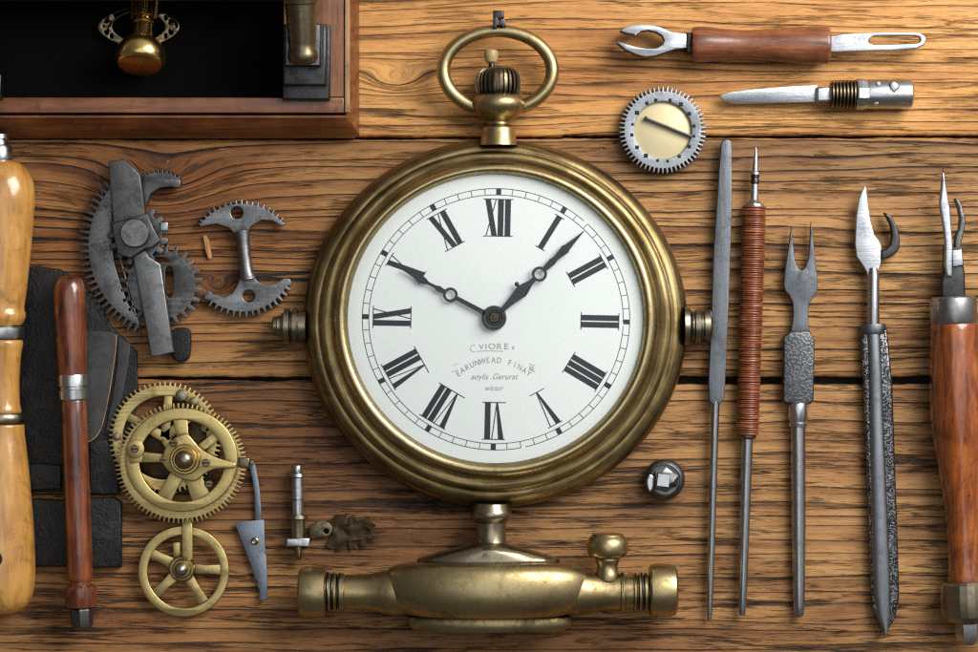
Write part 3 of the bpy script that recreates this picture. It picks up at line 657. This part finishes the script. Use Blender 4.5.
T.part('screw_head', lathe_z(137.5, 233.7, [(13, 29), (14.6, 31), (14.6, 35), (13.4, 36.6), (0, 36.9)], 36), 'steel_mid', ang=40)

# ------------------------------------------------------------------ I shaped double sector
T = Thing('double_sector_gear', 'grey steel I-shaped lever with a toothed sector at each end', 'clock gear', 244, 258, 8)
zz = lambda p: Z(p, 180, 190, 4.077)
tu = gear(242, 255.5, 52, 56.2, 17, .5, 1, atan2(-34, -43.5), atan2(-35.5, 43.2), .7, .3)
up = tu + zz([(432, 138), (415, 148), (380, 126), (335, 122), (290, 148), (272, 185), (268, 215), (240, 215), (230, 185), (200, 155), (150, 138), (85, 150), (74, 135)])
T.part('upper_sector', plate([up, circ(237, 212.6, 6.1, 20)], 3, 10, .8, 2), 'steel_mid')
tl = gear(243, 262, 50, 56, 15, .52, 1, atan2(25, 48.5), atan2(43, -37.5), .7, .15)
lo = zz([(240, 320), (288, 320), (292, 345), (320, 375), (355, 388), (395, 378), (425, 358), (448, 362), (458, 385)]) + tl + zz([(98, 445), (103, 415), (120, 408), (140, 428), (180, 437), (215, 420), (238, 380), (245, 345)])
T.part('lower_sector', plate([lo, circ(249, 296, 6.1, 20)], 3, 10, .8, 2), 'steel_mid')
T.part('stem', deform(tube([(242.0, 232, 7), (242.8, 240, 8), (244.6, 256, 8.4), (246.4, 272, 8), (247.4, 278, 7)], [8.4, 6.8, 6.2, 7.0, 9.0], 20), lambda x, y, z: (x, y, z)), 'steel_mid')

# ------------------------------------------------------------------ brass gear train
T = Thing('brass_gear_train', 'brass clock gear train with a large toothed wheel above a smaller spoked wheel', 'clock gears', 180, 495, 18)
bw = T.part('toothed_wheel', plate([gear(164, 438, 52.5, 57, 66, .52, 1, 0, 2 * pi, .7, .2), circ(164, 438, 42, 48)], 8, 12, .6), 'brass_gear')
sp_ = []
for a in (-150, -85, -40, 60):
    r = radians(a); sp_.append(plate(oriented((164, 438), (164 + 44 * cos(r), 438 + 44 * sin(r)), [(0, -5), (44, -4), (44, 4), (0, 5)]), 8.5, 11.5, .5))
T.part('spoke', merge(*sp_), 'brass_gear', bw)
T.part('movement_plate', plate(circ(176, 452, 43, 48), 3.5, 7, .6), 'scrap')
for x, y, r, z in ((181, 395.5, 6, 16), (193, 402, 4.5, 15), (116, 437, 4, 15), (205, 428, 5, 12), (197, 488, 4, 12)):
    T.part('pillar', plate(circ(x, y, r, 14), z - 7, z, .8), 'brass_grey')
W = T.part('toothed_wheel', plate([gear(181, 463.3, 60.6, 66, 84, .5, .915, 0, 2 * pi, .72, .12), circ(182, 461, 43, 48, .95)], 18, 22, .6), 'brass_gear')
hx, hy = 186.5, 458.8
ring = plate([circ(182.2, 459.5, 56, 64, .925), circ(182.6, 460.4, 42.5, 56, .965)], 22, 25.5, 1, 2)
rg = T.part('rim', ring, 'brass_gear', W)
spk = []
for (ex, ey, w0, w1) in ((180.5, 417, 8.5, 7.4), (143, 457, 6, 5.4), (164, 499, 9.5, 8), (203, 501, 12, 10)):
    L = hypot(ex - hx, ey - hy); spk.append(plate(oriented((hx, hy), (ex, ey), [(0, -w0), (L * .55, -w0 * .72), (L, -w1), (L + 2, 0), (L, w1), (L * .55, w0 * .72), (0, w0)]), 21, 24.5, .8, 2))
for m in spk: T.part('spoke', m, 'brass_gear', W)
T.part('spoke', plate(oriented((hx, hy), (219, 434), [(8, -4), (42, -4.5), (42, 4.5), (8, 4)]), 14, 17.5, .7), 'brass_gear', W)
T.part('cock', plate(cspline(Z([(340, 300), (400, 275), (430, 300), (470, 345), (540, 380), (610, 400), (618, 415), (600, 425), (530, 428), (480, 450), (440, 480), (380, 470), (330, 440), (300, 400), (310, 340)], 95, 370, 4.347), 3), 25.8, 30, 1.2, 2), 'brass_gear')
T.part('boss', merge(plate(circ(136, 449, 9.4, 24), 22.5, 27, 1), plate([(127, 452), (144, 450), (143, 462), (131, 464)], 22.5, 26, 1)), 'brass_gear')
hbm = T.part('hub', lathe_z(hx, hy, [(15.2, 29), (15.2, 32), (14, 34), (12.6, 34), (12, 35), (11.6, 38), (10.6, 39.6), (0, 39.7)], 40), 'brass_gear', ang=35)
T.part('hub_dome', lathe_z(hx, hy, [(9.6, 39), (9.4, 41), (8, 44.4), (5.4, 46.6), (2.5, 47.6), (0, 47.8)], 32), 'brass_grey', hbm, ang=60)
for x, y, zz_ in ((174.6, 442.3, 31), (165, 459.5, 29), (207.2, 462.4, 31), (209.4, 483.6, 26), (136, 448.5, 28)):
    sc = T.part('screw', lathe_z(x, y, [(4, zz_ - 3), (4, zz_ - .3), (3.2, zz_ + .6), (0, zz_ + .7)], 18), 'bronze')
    T.part('screw_slot', box(x - 3, y - .6, x + 3, y + .6, zz_ + .3, zz_ + 1, .1), 'hole', sc)
T.part('click_stud', merge(box(239, 457.5, 250, 467, 20, 25, 1.2), plate(circ(252, 462.5, 2.6, 10), 20, 26, .6)), 'bronze')
LW = T.part('spoked_wheel', plate([circ(182.8, 572, 45.6, 64), circ(183.2, 572.4, 36.6, 56)], 8, 12.5, .9, 2), 'brass_gear')
lx, ly = 181.8, 569
for a, w in ((2, 4.6), (58, 5), (137, 5), (206, 5)):
    r = radians(a); T.part('spoke', plate(oriented((lx, ly), (lx + 40 * cos(r), ly + 40 * sin(r)), [(6, -w - 1), (24, -w * .9), (40, -w - .6), (40, w + .6), (24, w * .9), (6, w + 1)]), 8.2, 12, .8), 'brass_gear', LW)
T.part('bridge_arm', plate([(181.4, 512), (191.8, 512), (193, 560), (181.8, 562)], 13, 17, 1, 2), 'brass_gear')
T.part('stub', plate([(172, 543), (179.5, 543), (179.5, 560), (172.5, 560)], 8, 12, .8), 'brass_gear')
lh = T.part('wheel_hub', lathe_z(lx, ly, [(13, 11), (13, 15.5), (11.6, 18), (9.8, 18), (9.4, 20), (8.6, 22), (6.2, 22.4), (5.8, 24), (4.6, 25), (0, 25.2)], 36), 'brass_case', ang=35)
T.part('hub_nut', lathe_z(lx + .3, ly, [(4.4, 24.6), (4.2, 26.4), (3, 27.6), (1.6, 28.4), (0, 28.5)], 16), 'steel', lh)

# ------------------------------------------------------------------ small parts by the wheels
T = Thing('steel_click_blade', 'thin blue-grey steel wedge blade with a riveted narrow arm beside the brass wheels', 'clock part', 256, 530, 4)
T.part('arm', plate(spline([(249.5, 466), (254.5, 463), (257.5, 476), (260, 492), (261.8, 521)], 2) + [(255.4, 521), (254.6, 494), (252.2, 478)], 3, 5.5, .5), 'blued')
T.part('blade', plate([(235, 523.2), (240, 522), (250, 520.8), (264.3, 519.6), (264.8, 540), (265.6, 551), (264.8, 553.4), (266.2, 555), (267.2, 575), (267.2, 597.5), (265, 600.5), (261.5, 601.5), (259.2, 599), (259.8, 590), (257.4, 586), (258, 581), (255.4, 579), (250.6, 564), (243, 544)], 3.4, 6.4, .5), 'blued')
T.part('rivet', lathe_z(255, 541, [(4, 6), (3.8, 7.4), (2.6, 8.2), (1.6, 7.4), (0, 7.3)], 18), 'brass_grey')

T = Thing('stepped_spindle', 'small stepped steel and brass spindle standing out beside crumpled scrap', 'clock part', 298, 512, 8)
sp = lathe((297.3, 465.5, 10), (298.6, 562, 10), [(0, 0), (.2, 4.4), (2, 5), (7, 4.6), (8, 4.4), (8.3, 7.6), (11, 8), (12, 6.6), (12.4, 6), (33, 6.2), (33.4, 5), (34.4, 5), (34.8, 6), (48, 5.6), (49.6, 5.6)], 28)
T.part('shaft', sp, 'steel', ang=30)
T.part('barrel', lathe((297.3, 465.5, 10), (298.6, 562, 10), [(49.6, 6), (49.8, 9.6), (53, 10), (54, 8), (56, 7.4), (70, 7.2), (72.6, 7)], 28), 'brass_grey', ang=30)
T.part('base_plate', box(287, 537.5, 310, 546, 2, 17, 1.4), 'steel')
T.part('pivot', lathe((298.4, 545, 10), (298.8, 580, 10), [(0, 3.6), (13, 3.4), (14.8, 2), (15, 0)], 18), 'brass_grey', ang=40)
bk = T.part('bracket', plate([cspline(Z([(162, 285), (190, 264), (222, 270), (236, 290), (222, 315), (190, 318), (164, 322)], 260, 440, 3.257), 3), circ(326, 531.5, 2.6, 12)], 3, 6, .6), 'bronze')
def crumple(x0, y0, x1, y1, n, m, amp, edge):
    from mathutils import noise as mn
    V, F = [], []
    for j in range(m + 1):
        for i in range(n + 1):
            u, v = i / n, j / m
            x = x0 + (x1 - x0) * u; y = y0 + (y1 - y0) * v
            e = mn.noise(Vector((x * .09, y * .09, 2)))
            x += mn.noise(Vector((x * .12, y * .12, 5))) * edge; y += mn.noise(Vector((x * .1, y * .1, 8))) * edge
            V.append((x, y, max(.4, 3.5 + amp * mn.noise(Vector((x * .13, y * .16, 1))) + amp * .6 * mn.noise(Vector((x * .3, y * .3, 4))))))
    from mathutils import noise as mn2
    for j in range(m):
        for i in range(n):
            u, v = (i + .5) / n - .5, (j + .5) / m - .5
            if abs(v) > .34 + .3 * mn2.noise(Vector((u * 5, 1, 3))) + .10 - .3 * max(0, u) ** 1: continue
            if abs(v) < .12 and u > .12 and v > -.05: continue
            a = j * (n + 1) + i; F.append((a, a + 1, a + n + 2, a + n + 1))
    return V, F
Thing('metal_scrap', 'crumpled brown scrap of thin metal right of the stepped spindle', 'scrap', 350, 532, 4, crumple(330, 515, 376, 551, 16, 12, 1.8, 6), M['scrap'], 30)
def splinter():
    return plate([(203, 236), (206, 235), (209, 240), (212, 256), (211, 259), (208.6, 259), (206, 252)], .5, 4, .6)
Thing('wood_splinter', 'short pale wooden splinter lying between the quadrant and the I-shaped gear', 'splinter', 208, 247, 2, splinter(), M['chip'])

# faceted nut
T = Thing('faceted_steel_nut', 'small faceted bright steel nut lying on the planks right of the clock base', 'nut', 664.5, 479, 10)
T.part('body', lathe_z(664.5, 479.5, [(17, .5), (19.6, 3), (20.6, 8), (20, 12), (18, 15), (15.6, 16.4), (14.6, 15), (0, 14)], 40), 'steel_dark', ang=40)
def tilt_box(cx, cy, hx_, hy_, z0, z1, dx, dy, ro):
    V = []
    for z, s in ((z0, 1.12), (z1, .92)):
        for a, b in ((-hx_, -hy_), (hx_, -hy_), (hx_, hy_), (-hx_, hy_)):
            a, b = a * s, b * s; x = a * cos(ro) - b * sin(ro); y = a * sin(ro) + b * cos(ro)
            V.append((cx + x, cy + y, z + (dx * x + dy * y) * (z == z1)))
    return V, [(0, 1, 2, 3), (4, 5, 6, 7), (0, 1, 5, 4), (1, 2, 6, 5), (2, 3, 7, 6), (3, 0, 4, 7)]
T.part('square_end', tilt_box(662.5, 479.6, 6.2, 6.4, 14, 25, .12, .10, .12), 'steel', ang=5)
T.part('side_facet', plate(cspline([(646, 480), (649, 474), (653, 476), (653.5, 485), (650, 492), (647, 488)], 2), 12, 18, 1.5), 'steel', ang=20)
def gem(): 
    V = [(664.5 + r * cos(a + .5), 479.5 + r * sin(a + .5), z) for r, z, n in ((16.5, 13, 7),) for a in [2 * pi * k / n for k in range(n)]]
    V += [(664.5 + r * cos(a + d), 479.5 + r * sin(a + d), z) for a, r, z, d in ((0.2, 8, 21, 0), (1.5, 6.5, 18, .2), (2.9, 9, 22, 0), (4.4, 8.5, 17, .1))]
    F = [(0, 1, 8), (0, 8, 7), (1, 2, 8), (2, 3, 9), (2, 9, 8), (3, 4, 9), (4, 10, 9), (4, 5, 10), (5, 6, 10), (6, 7, 10), (6, 0, 7), (7, 8, 9, 10)]
    return V, F
T.part('facets', gem(), 'steel_mid', ang=1)

# gear with cream disc
T = Thing('toothed_ring_dial', 'pale grey toothed ring around a cream disc with a black bar', 'clock gear', 662.6, 130, 10)
ln = [circ(662.8, 130.4, 28.8, 56, 1.0)]
nb = []
for k in range(16):
    a = 2 * pi * k / 16 + .15 + random.random() * .12; r = 30.6 + random.random(); s = 1.3 + random.random() * .8
    nb.append([(662.8 + r * cos(a) + dx * s, 130.4 + r * sin(a) + dy * s) for dx, dy in ((-1, -1), (1, -1), (1, 1), (-1, 1))])
T.part('toothed_ring', plate([gear(662.6, 130, 38.6, 43.8, 58, .56, 1, 0, 2 * pi, .7, .12)] + ln, 3, 14, .7, 2), 'zinc')
T.part('disc', plate(circ(662.8, 130.4, 29.0, 56), 3, 9.6, .5), 'cream')
T.part('notch', merge(*[plate(n_, 12, 14.25, .2) for n_ in nb]), 'hole')
T.part('bar', plate(oriented((644, 118), (691.7, 137), [(0, -1.6), (2, -2.4), (4, -1.5), (51, -1.5), (51.4, 0), (51, 1.5), (4, 1.5), (2, 2.4), (0, 1.6)]), 11, 15.2, .6), 'steel_black')
T.part('base_ring', lathe_z(662.4, 130.6, [(36, .4), (38.6, 1), (38.6, 3), (30, 3)], 48), 'brass_gear')

# ------------------------------------------------------------------ top right tools
T = Thing('jawed_slot_tool', 'tool with brown waisted wooden handle, steel spanner jaw and slotted flat end', 'hand tool', 770, 45, 16)
jaw = Z([(120, 130), (150, 112), (200, 98), (250, 95), (310, 97), (370, 112), (430, 140), (525, 152), (525, 236), (460, 243), (400, 262), (330, 285), (270, 290), (215, 275), (150, 245), (102, 203), (108, 200), (150, 213), (220, 233), (290, 243), (345, 240), (382, 218), (392, 190), (378, 160), (340, 137), (290, 127), (250, 133), (222, 152), (212, 165), (205, 152), (160, 146)], 600, 10, 6.1125)
J = T.part('spanner_jaw', plate(jaw, 7, 26, 1.4, 2), 'steel_mid')
T.part('jaw_face', plate([(x + .35 * (655 - x) / 40, y + .2 * (44 - y) / 15) for x, y in jaw], 24, 26.4, .5), 'steel_worn', J)
T.part('bolster', box(685, 33.5, 692.5, 54, 8, 27, 2), 'steel_black')
T.part('handle', lathe((691, 44.6, 20), (829, 45.7, 20), [(0, 0), (.2, 14), (1.6, 17), (8, 17.8), (18, 17.4), (32, 15.8), (45, 14.5), (58, 14.4), (75, 15.6), (98, 17.6), (118, 18.6), (134, 18.6), (137, 18), (138, 15), (138.2, 0)], 44, smooth=2), 'pearwood', ang=50)
sl = Z([(335, 95), (420, 82), (560, 74), (850, 74), (884, 94), (894, 116), (880, 146), (838, 168), (700, 178), (335, 189)], 770, 20, 5.753)
T.part('slotted_blade', plate([sl, cspline(Z([(576, 106), (602, 96), (700, 94), (832, 95), (858, 110), (855, 128), (830, 138), (700, 142), (592, 145), (560, 128)], 770, 20, 5.753), 2)], 14, 23, 1.2, 2), 'steel_worn')

T = Thing('ribbed_knife', 'small steel knife with ribbed collar and riveted metal barrel grip', 'knife', 815, 94, 10)
bl = Z([(308, 222), (340, 212), (400, 205), (480, 198.5), (562, 195), (562, 238.5), (430, 241.5), (345, 243), (322, 237)], 600, 10, 2.587)
T.part('blade', deform(plate(bl, 9, 14, .6), lambda x, y, z: (x, y, z - .18 * max(0, y - 96) * (z > 11))), 'steel_worn')
T.part('tang', box(816, 87.5, 832, 102, 6, 19, 2), 'steel')
th = [(0, 9), (.5, 12)]
for k in range(7): th += [(1 + k * 3.6, 11.2 + k * .16), (2.0 + k * 3.6, 13.2 + k * .18), (3.4 + k * 3.6, 13.2 + k * .18), (4.2 + k * 3.6, 11.2 + k * .16)]
T.part('ribbed_collar', lathe((829, 94.6, 14.6), (860, 94.6, 14.6), th, 40), 'bronze', ang=30)
T.part('ferrule', lathe((854.6, 94.5, 15), (900, 94.5, 15), [(0, 10), (.4, 14.6), (2, 15.6), (6, 15.6), (9, 14.8), (12, 14.4), (12.4, 9)], 10), 'steel', ang=12)
bg = T.part('barrel', lathe((866, 94.3, 14.6), (930, 94.3, 14.6), [(0, 12), (.3, 14.2), (2, 14.6), (40, 14.6), (44, 14), (45.6, 12), (45.8, 0)], 48), 'steel', ang=40)
T.part('heart_rivet', plate([(888, 85), (891, 83.4), (895, 86), (895.4, 89.4), (891, 93), (888.4, 90)], 26, 29.6, .5), 'steel', bg)
T.part('rivet_rim', plate([[(887, 84), (891, 82.4), (896.2, 85.4), (896.6, 90), (891, 94.6), (887.2, 91)], [(888.2, 85.2), (891, 83.6), (895, 86), (895.4, 89.4), (891, 92.8), (888.6, 90)]], 26, 29.2, .2), 'steel_black', bg)
T.part('small_rivet', merge(plate(circ(875.6, 85.6, 2.4, 12), 24, 27.9, .5), plate(circ(874, 103.6, 2.6, 12), 21, 26.0, .5)), 'steel_mid', bg)

# ------------------------------------------------------------------ row of tools on the right
T = Thing('flat_file', 'long plain grey flat file tapering to a thin round tang, leftmost of the upright tools', 'file', 717, 380, 10)
fb = [(720.8, 144), (722, 141.2), (725.4, 139.6), (729, 140.2), (731.2, 142.5), (731.6, 200), (730.6, 240), (728.4, 304), (726, 360), (724.2, 396), (722.5, 401.5), (719.5, 404), (711.5, 404), (708.8, 400), (708.2, 380), (711, 320), (713.4, 250), (716.4, 205), (718.6, 170)]
T.part('blade', plate(fb, 8, 15, .9, 2), 'steel_file')
T.part('tang', lathe((715.3, 401, 11), (709.4, 622, 8), [(0, 4.4), (10, 4.2), (120, 3.9), (190, 3.4), (212, 2.8), (220, 1.8), (221, 0)], 20), 'rod', ang=40)

T = Thing('cord_wrapped_awl', 'awl wrapped in red-brown cord with a pointed steel tip and thin steel rod', 'awl', 750, 380, 12)
A, B = (755.8, 147, 13), (742.2, 617, 10); tt = lambda y: (y - 147) * 1.0004
T.part('point', lathe(A, B, [(0, 0), (.5, .7), (10, 2.0), (24, 3.3), (25.4, 4.8), (27.4, 5), (28.4, 3.8)], 24), 'steel')
T.part('neck', lathe(A, B, [(28, 3.6), (28.5, 4.4), (30, 4.4), (31, 3.6), (33, 4.2), (36, 4.2), (37, 3.6)], 24), 'steel_black', ang=30)
T.part('sleeve', lathe(A, B, [(37, 3.5), (37.2, 3.9), (53, 4.2), (54, 5.4), (55.5, 6.8), (57, 10), (60, 11), (61, 8)], 28), 'steel')
wp = [(58.6, 8), (58.8, 10)]; t = 59
while t < 288:
    w = 1.7 + random.random() * 1.1; rr = 11.7 + random.random() * .7 - .6 * (t - 59) / 229
    wp += [(t, rr - .8), (t + w * .22, rr - .08), (t + w * .5, rr + .12), (t + w * .78, rr - .08)]; t += w
wp += [(t, 10), (t + .3, 6)]
T.part('cord_wrap', lathe(A, B, wp, 32), 'wrap', ang=60)
T.part('collar', lathe(A, B, [(t - 1, 8), (t, 9), (t + 2, 9), (t + 3.6, 7.6), (t + 4, 5)], 28), 'bronze')
T.part('rod', lathe(A, B, [(t + 2, 5.8), (350, 5.4), (440, 4.5), (464, 3.8), (468.6, 2.8), (469, 0)], 24), 'rod', ang=40)

T = Thing('two_pronged_fork_tool', 'steel tool with two sharp prongs, knurled flat grip and round rod', 'hand tool', 799, 420, 10)
zf = lambda p: Z(p, 770, 210, 3.105)
fk = zf([(66, 50), (60, 90), (53, 135), (45, 190), (42, 232), (46, 250), (60, 266), (70, 290), (72, 320), (69, 352), (62, 384), (124, 384), (118, 345), (118, 305), (122, 288), (134, 270), (147, 252), (146, 200), (139, 140), (133, 85), (127, 34), (124.5, 60), (122, 110), (118, 150), (110, 176), (99, 188), (87, 183), (78, 160), (73, 120), (69, 80)])
T.part('prongs', plate(fk, 6, 12, 1.0, 2), 'steel_file')
T.part('knurled_grip', plate(zf([(40, 394), (50, 386), (63, 376), (121, 376), (130, 392), (137, 404), (136, 500), (134, 588), (124, 603), (44, 601), (38, 592), (40, 500)]), 3, 15, 2, 2), 'knurl')
T.part('ferrule', lathe((798, 403, 10), (798.3, 440, 10), [(0, 6), (.4, 9.4), (2, 9.8), (16, 10), (18, 9), (19.4, 9), (20.4, 10), (23.4, 9.4), (24, 6)], 12), 'steel')
T.part('rod', lathe((798.2, 425, 9), (799.2, 619, 9), [(0, 7.6), (100, 7.2), (160, 6.4), (180, 5.8), (188, 5), (192, 3.6), (193, 0)], 28), 'rod', ang=40)

T = Thing('hooked_engraved_knife', 'bright steel blade with dark side hook on an engraved pointed steel handle', 'knife', 876, 430, 12)
zk = lambda p: Z(p, 840, 150, 2.609)
T.part('blade', plate(zk([(65, 92), (56, 106), (48, 128), (41, 175), (38, 245), (42, 278), (56, 298), (68, 318), (72, 340), (100, 340), (98, 318), (106, 296), (107, 250), (100, 236), (88, 220), (79, 185), (72, 140), (69, 112)]), 11, 15.5, 1, 2), 'steel_worn')
T.part('hook', plate(zk([(113, 163), (122, 166), (134, 174), (148, 202), (155, 235), (153, 258), (142, 272), (125, 282), (106, 286), (106, 262), (120, 258), (130, 246), (134, 222), (130, 196), (121, 178)]), 6, 17, 1.4, 2), 'steel_black')
T.part('neck', lathe((873, 268, 13), (873.2, 330, 13), [(0, 4.6), (6, 6), (50, 6.3), (62, 6.3)], 28), 'rod')
zh = lambda p: Z(p, 840, 300, 1.855)
def tapered(L, R, y0, y1, z0, z1, b): return plate([L(y0), R(y0), R(y1), L(y1)], z0, z1, b)
bodyL = zh([(38, 50), (43, 150), (49, 300), (54, 420), (58, 540), (62, 575), (83, 622), (103, 590), (110, 550), (107, 440), (102, 300), (97, 150), (87, 52)])
T.part('engraved_grip', plate(bodyL, 1, 15, 3, 3), 'engraved')
def strip():
    V, rings = [], []
    for y, xl, xr in ((50, 48, 74), (100, 51, 76), (200, 53, 80), (300, 55, 84), (400, 57, 88.5), (480, 59, 92), (540, 61, 94), (585, 68, 94), (610, 78, 90), (621, 82, 84.5)):
        ids = []
        for k in range(13):
            u = k / 12; x = xl + (xr - xl) * u
            h_ = 14.2 + 5.2 * math.sqrt(max(0, 1 - (2 * u - 1) ** 2)) * (1 if y < 560 else .6)
            (px_, py_), = zh([(x, y)]); ids.append(len(V)); V.append((px_, py_, h_))
        (a, py_), (b, _), = zh([(xr, y), (xl, y)])
        for xx in (a, b): ids.append(len(V)); V.append((xx, py_, 8))
        rings.append(ids)
    return V, skin(rings, [])
T.part('smooth_spine', strip(), 'steel_spine', ang=45)
T.part('collar', lathe((873.4, 323.6, 10), (873.8, 340, 10), [(0, 9), (.4, 12.2), (2, 12.8), (9, 12.8), (10.4, 12), (10.8, 9)], 32, .8), 'steel_file')

T = Thing('amber_handled_beak_tool', 'large tool with glossy amber wooden handle, split steel beak and brass butt cap', 'hand tool', 955, 410, 26)
zk = lambda p: Z(p, 840, 150, 2.609)
T.part('pointed_blade', plate(zk([(268, 48), (263, 85), (257.5, 140), (262, 170), (268, 205), (272, 245), (271, 300), (276, 330), (292, 330), (293, 250), (289, 200), (285, 150), (276, 100), (271, 60)]), 24, 31, 2, 2), 'steel_worn')
T.part('side_hook', plate(zk([(298, 127), (304, 125), (316, 140), (327, 178), (325, 205), (316, 240), (316, 262), (297, 262), (300, 225), (309, 205), (312, 178), (307, 152)]), 18, 29, 1.6, 2), 'steel_dark')
T.part('beak_root', merge(plate(zk([(272, 250), (318, 248), (322, 300), (326, 318), (328, 388), (264, 388), (263, 345), (270, 315)]), 14, 27, 2.5, 2), plate(zk([(288, 254), (316, 252), (322, 302), (290, 306)]), 26, 29.4, 1, 2)), 'steel_black')
T.part('root_plate', plate(zk([(292, 262), (315, 260), (319, 300), (293, 304)]), 29, 30.4, .5), 'steel_worn')
A, B = (952.4, 296, 29), (968.5, 640, 27)
T.part('ferrule', lathe(A, B, [(0, 10), (.3, 20), (2, 22.6), (6, 23.4), (26, 23.8), (27.6, 23), (28, 15)], 48), 'rod', ang=40)
T.part('handle', lathe(A, B, [(26, 15), (27, 22.6), (34, 23.8), (60, 25.6), (90, 27.6), (118, 28), (145, 26), (175, 22), (205, 18.6), (235, 16.8), (262, 16.6), (280, 17.4), (288, 18), (289, 10)], 56, smooth=2), 'amberwood', ang=60)
T.part('butt_collar', lathe(A, B, [(285, 14), (285.4, 23), (288, 25.4), (300, 26.4), (312, 26.2), (320, 25), (325, 21), (327, 16), (328, 10)], 22), 'brass_grey', ang=12)
T.part('butt_nut', lathe(A, B, [(326, 12), (327, 13), (338, 13), (345, 11), (349, 7), (350, 0)], 6), 'rod', ang=15)

# ------------------------------------------------------------------ light, world, camera
w = bpy.data.worlds.new('World'); scene.world = w; w.use_nodes = True
nt = w.node_tree; bg = nt.nodes['Background']
tc = nt.nodes.new('ShaderNodeTexCoord'); dot = nt.nodes.new('ShaderNodeVectorMath'); dot.operation = 'DOT_PRODUCT'
dot.inputs[1].default_value = Vector((.62, .60, .5)).normalized()
nt.links.new(tc.outputs['Generated'], dot.inputs[0])
rp = nt.nodes.new('ShaderNodeValToRGB'); nt.links.new(dot.outputs['Value'], rp.inputs[0])
e = rp.color_ramp.elements; e[0].position = 0.0; e[0].color = (.11, .102, .094, 1); e[1].position = 1.0; e[1].color = (.80, .80, .81, 1)
m_ = e.new(.55); m_.color = (.20, .195, .19, 1)
nt.links.new(rp.outputs[0], bg.inputs[0]); bg.inputs[1].default_value = .8
def area(name, loc, target, size, size_y, power, color):
    l = bpy.data.lights.new(name, 'AREA'); l.shape = 'RECTANGLE'; l.size = size; l.size_y = size_y; l.energy = power; l.color = color
    o = bpy.data.objects.new(name, l); col.objects.link(o); o.location = loc
    o.rotation_euler = (Vector(target) - Vector(loc)).to_track_quat('-Z', 'Y').to_euler(); return o
area('window_light', (.56, .47, .64), (.03, .02, 0), .58, .58, 12.2, (1, .965, .92))
area('overhead_fill', (.12, .12, 1.9), (0, 0, 0), 1.35, 1.35, 5.8, (.93, .97, 1))  # added overhead fill, gives flat metal something bright to reflect
cam = bpy.data.cameras.new('camera'); co = bpy.data.objects.new('camera', cam); col.objects.link(co)
co.location = (0, 0, D * S); cam.sensor_width = 36; cam.lens = 36 * D / 978; cam.clip_start = .05; cam.clip_end = 50
scene.camera = co
scene.view_settings.view_transform = 'Standard'; scene.view_settings.look = 'None'
scene.view_settings.exposure = 0; scene.view_settings.gamma = 1
scene.render.engine = 'CYCLES'
scene.cycles.use_denoising = False
scene.cycles.filter_width = 1.3
scene.cycles.max_bounces = 8; scene.cycles.transparent_max_bounces = 12
scene.cycles.sample_clamp_indirect = 4.0
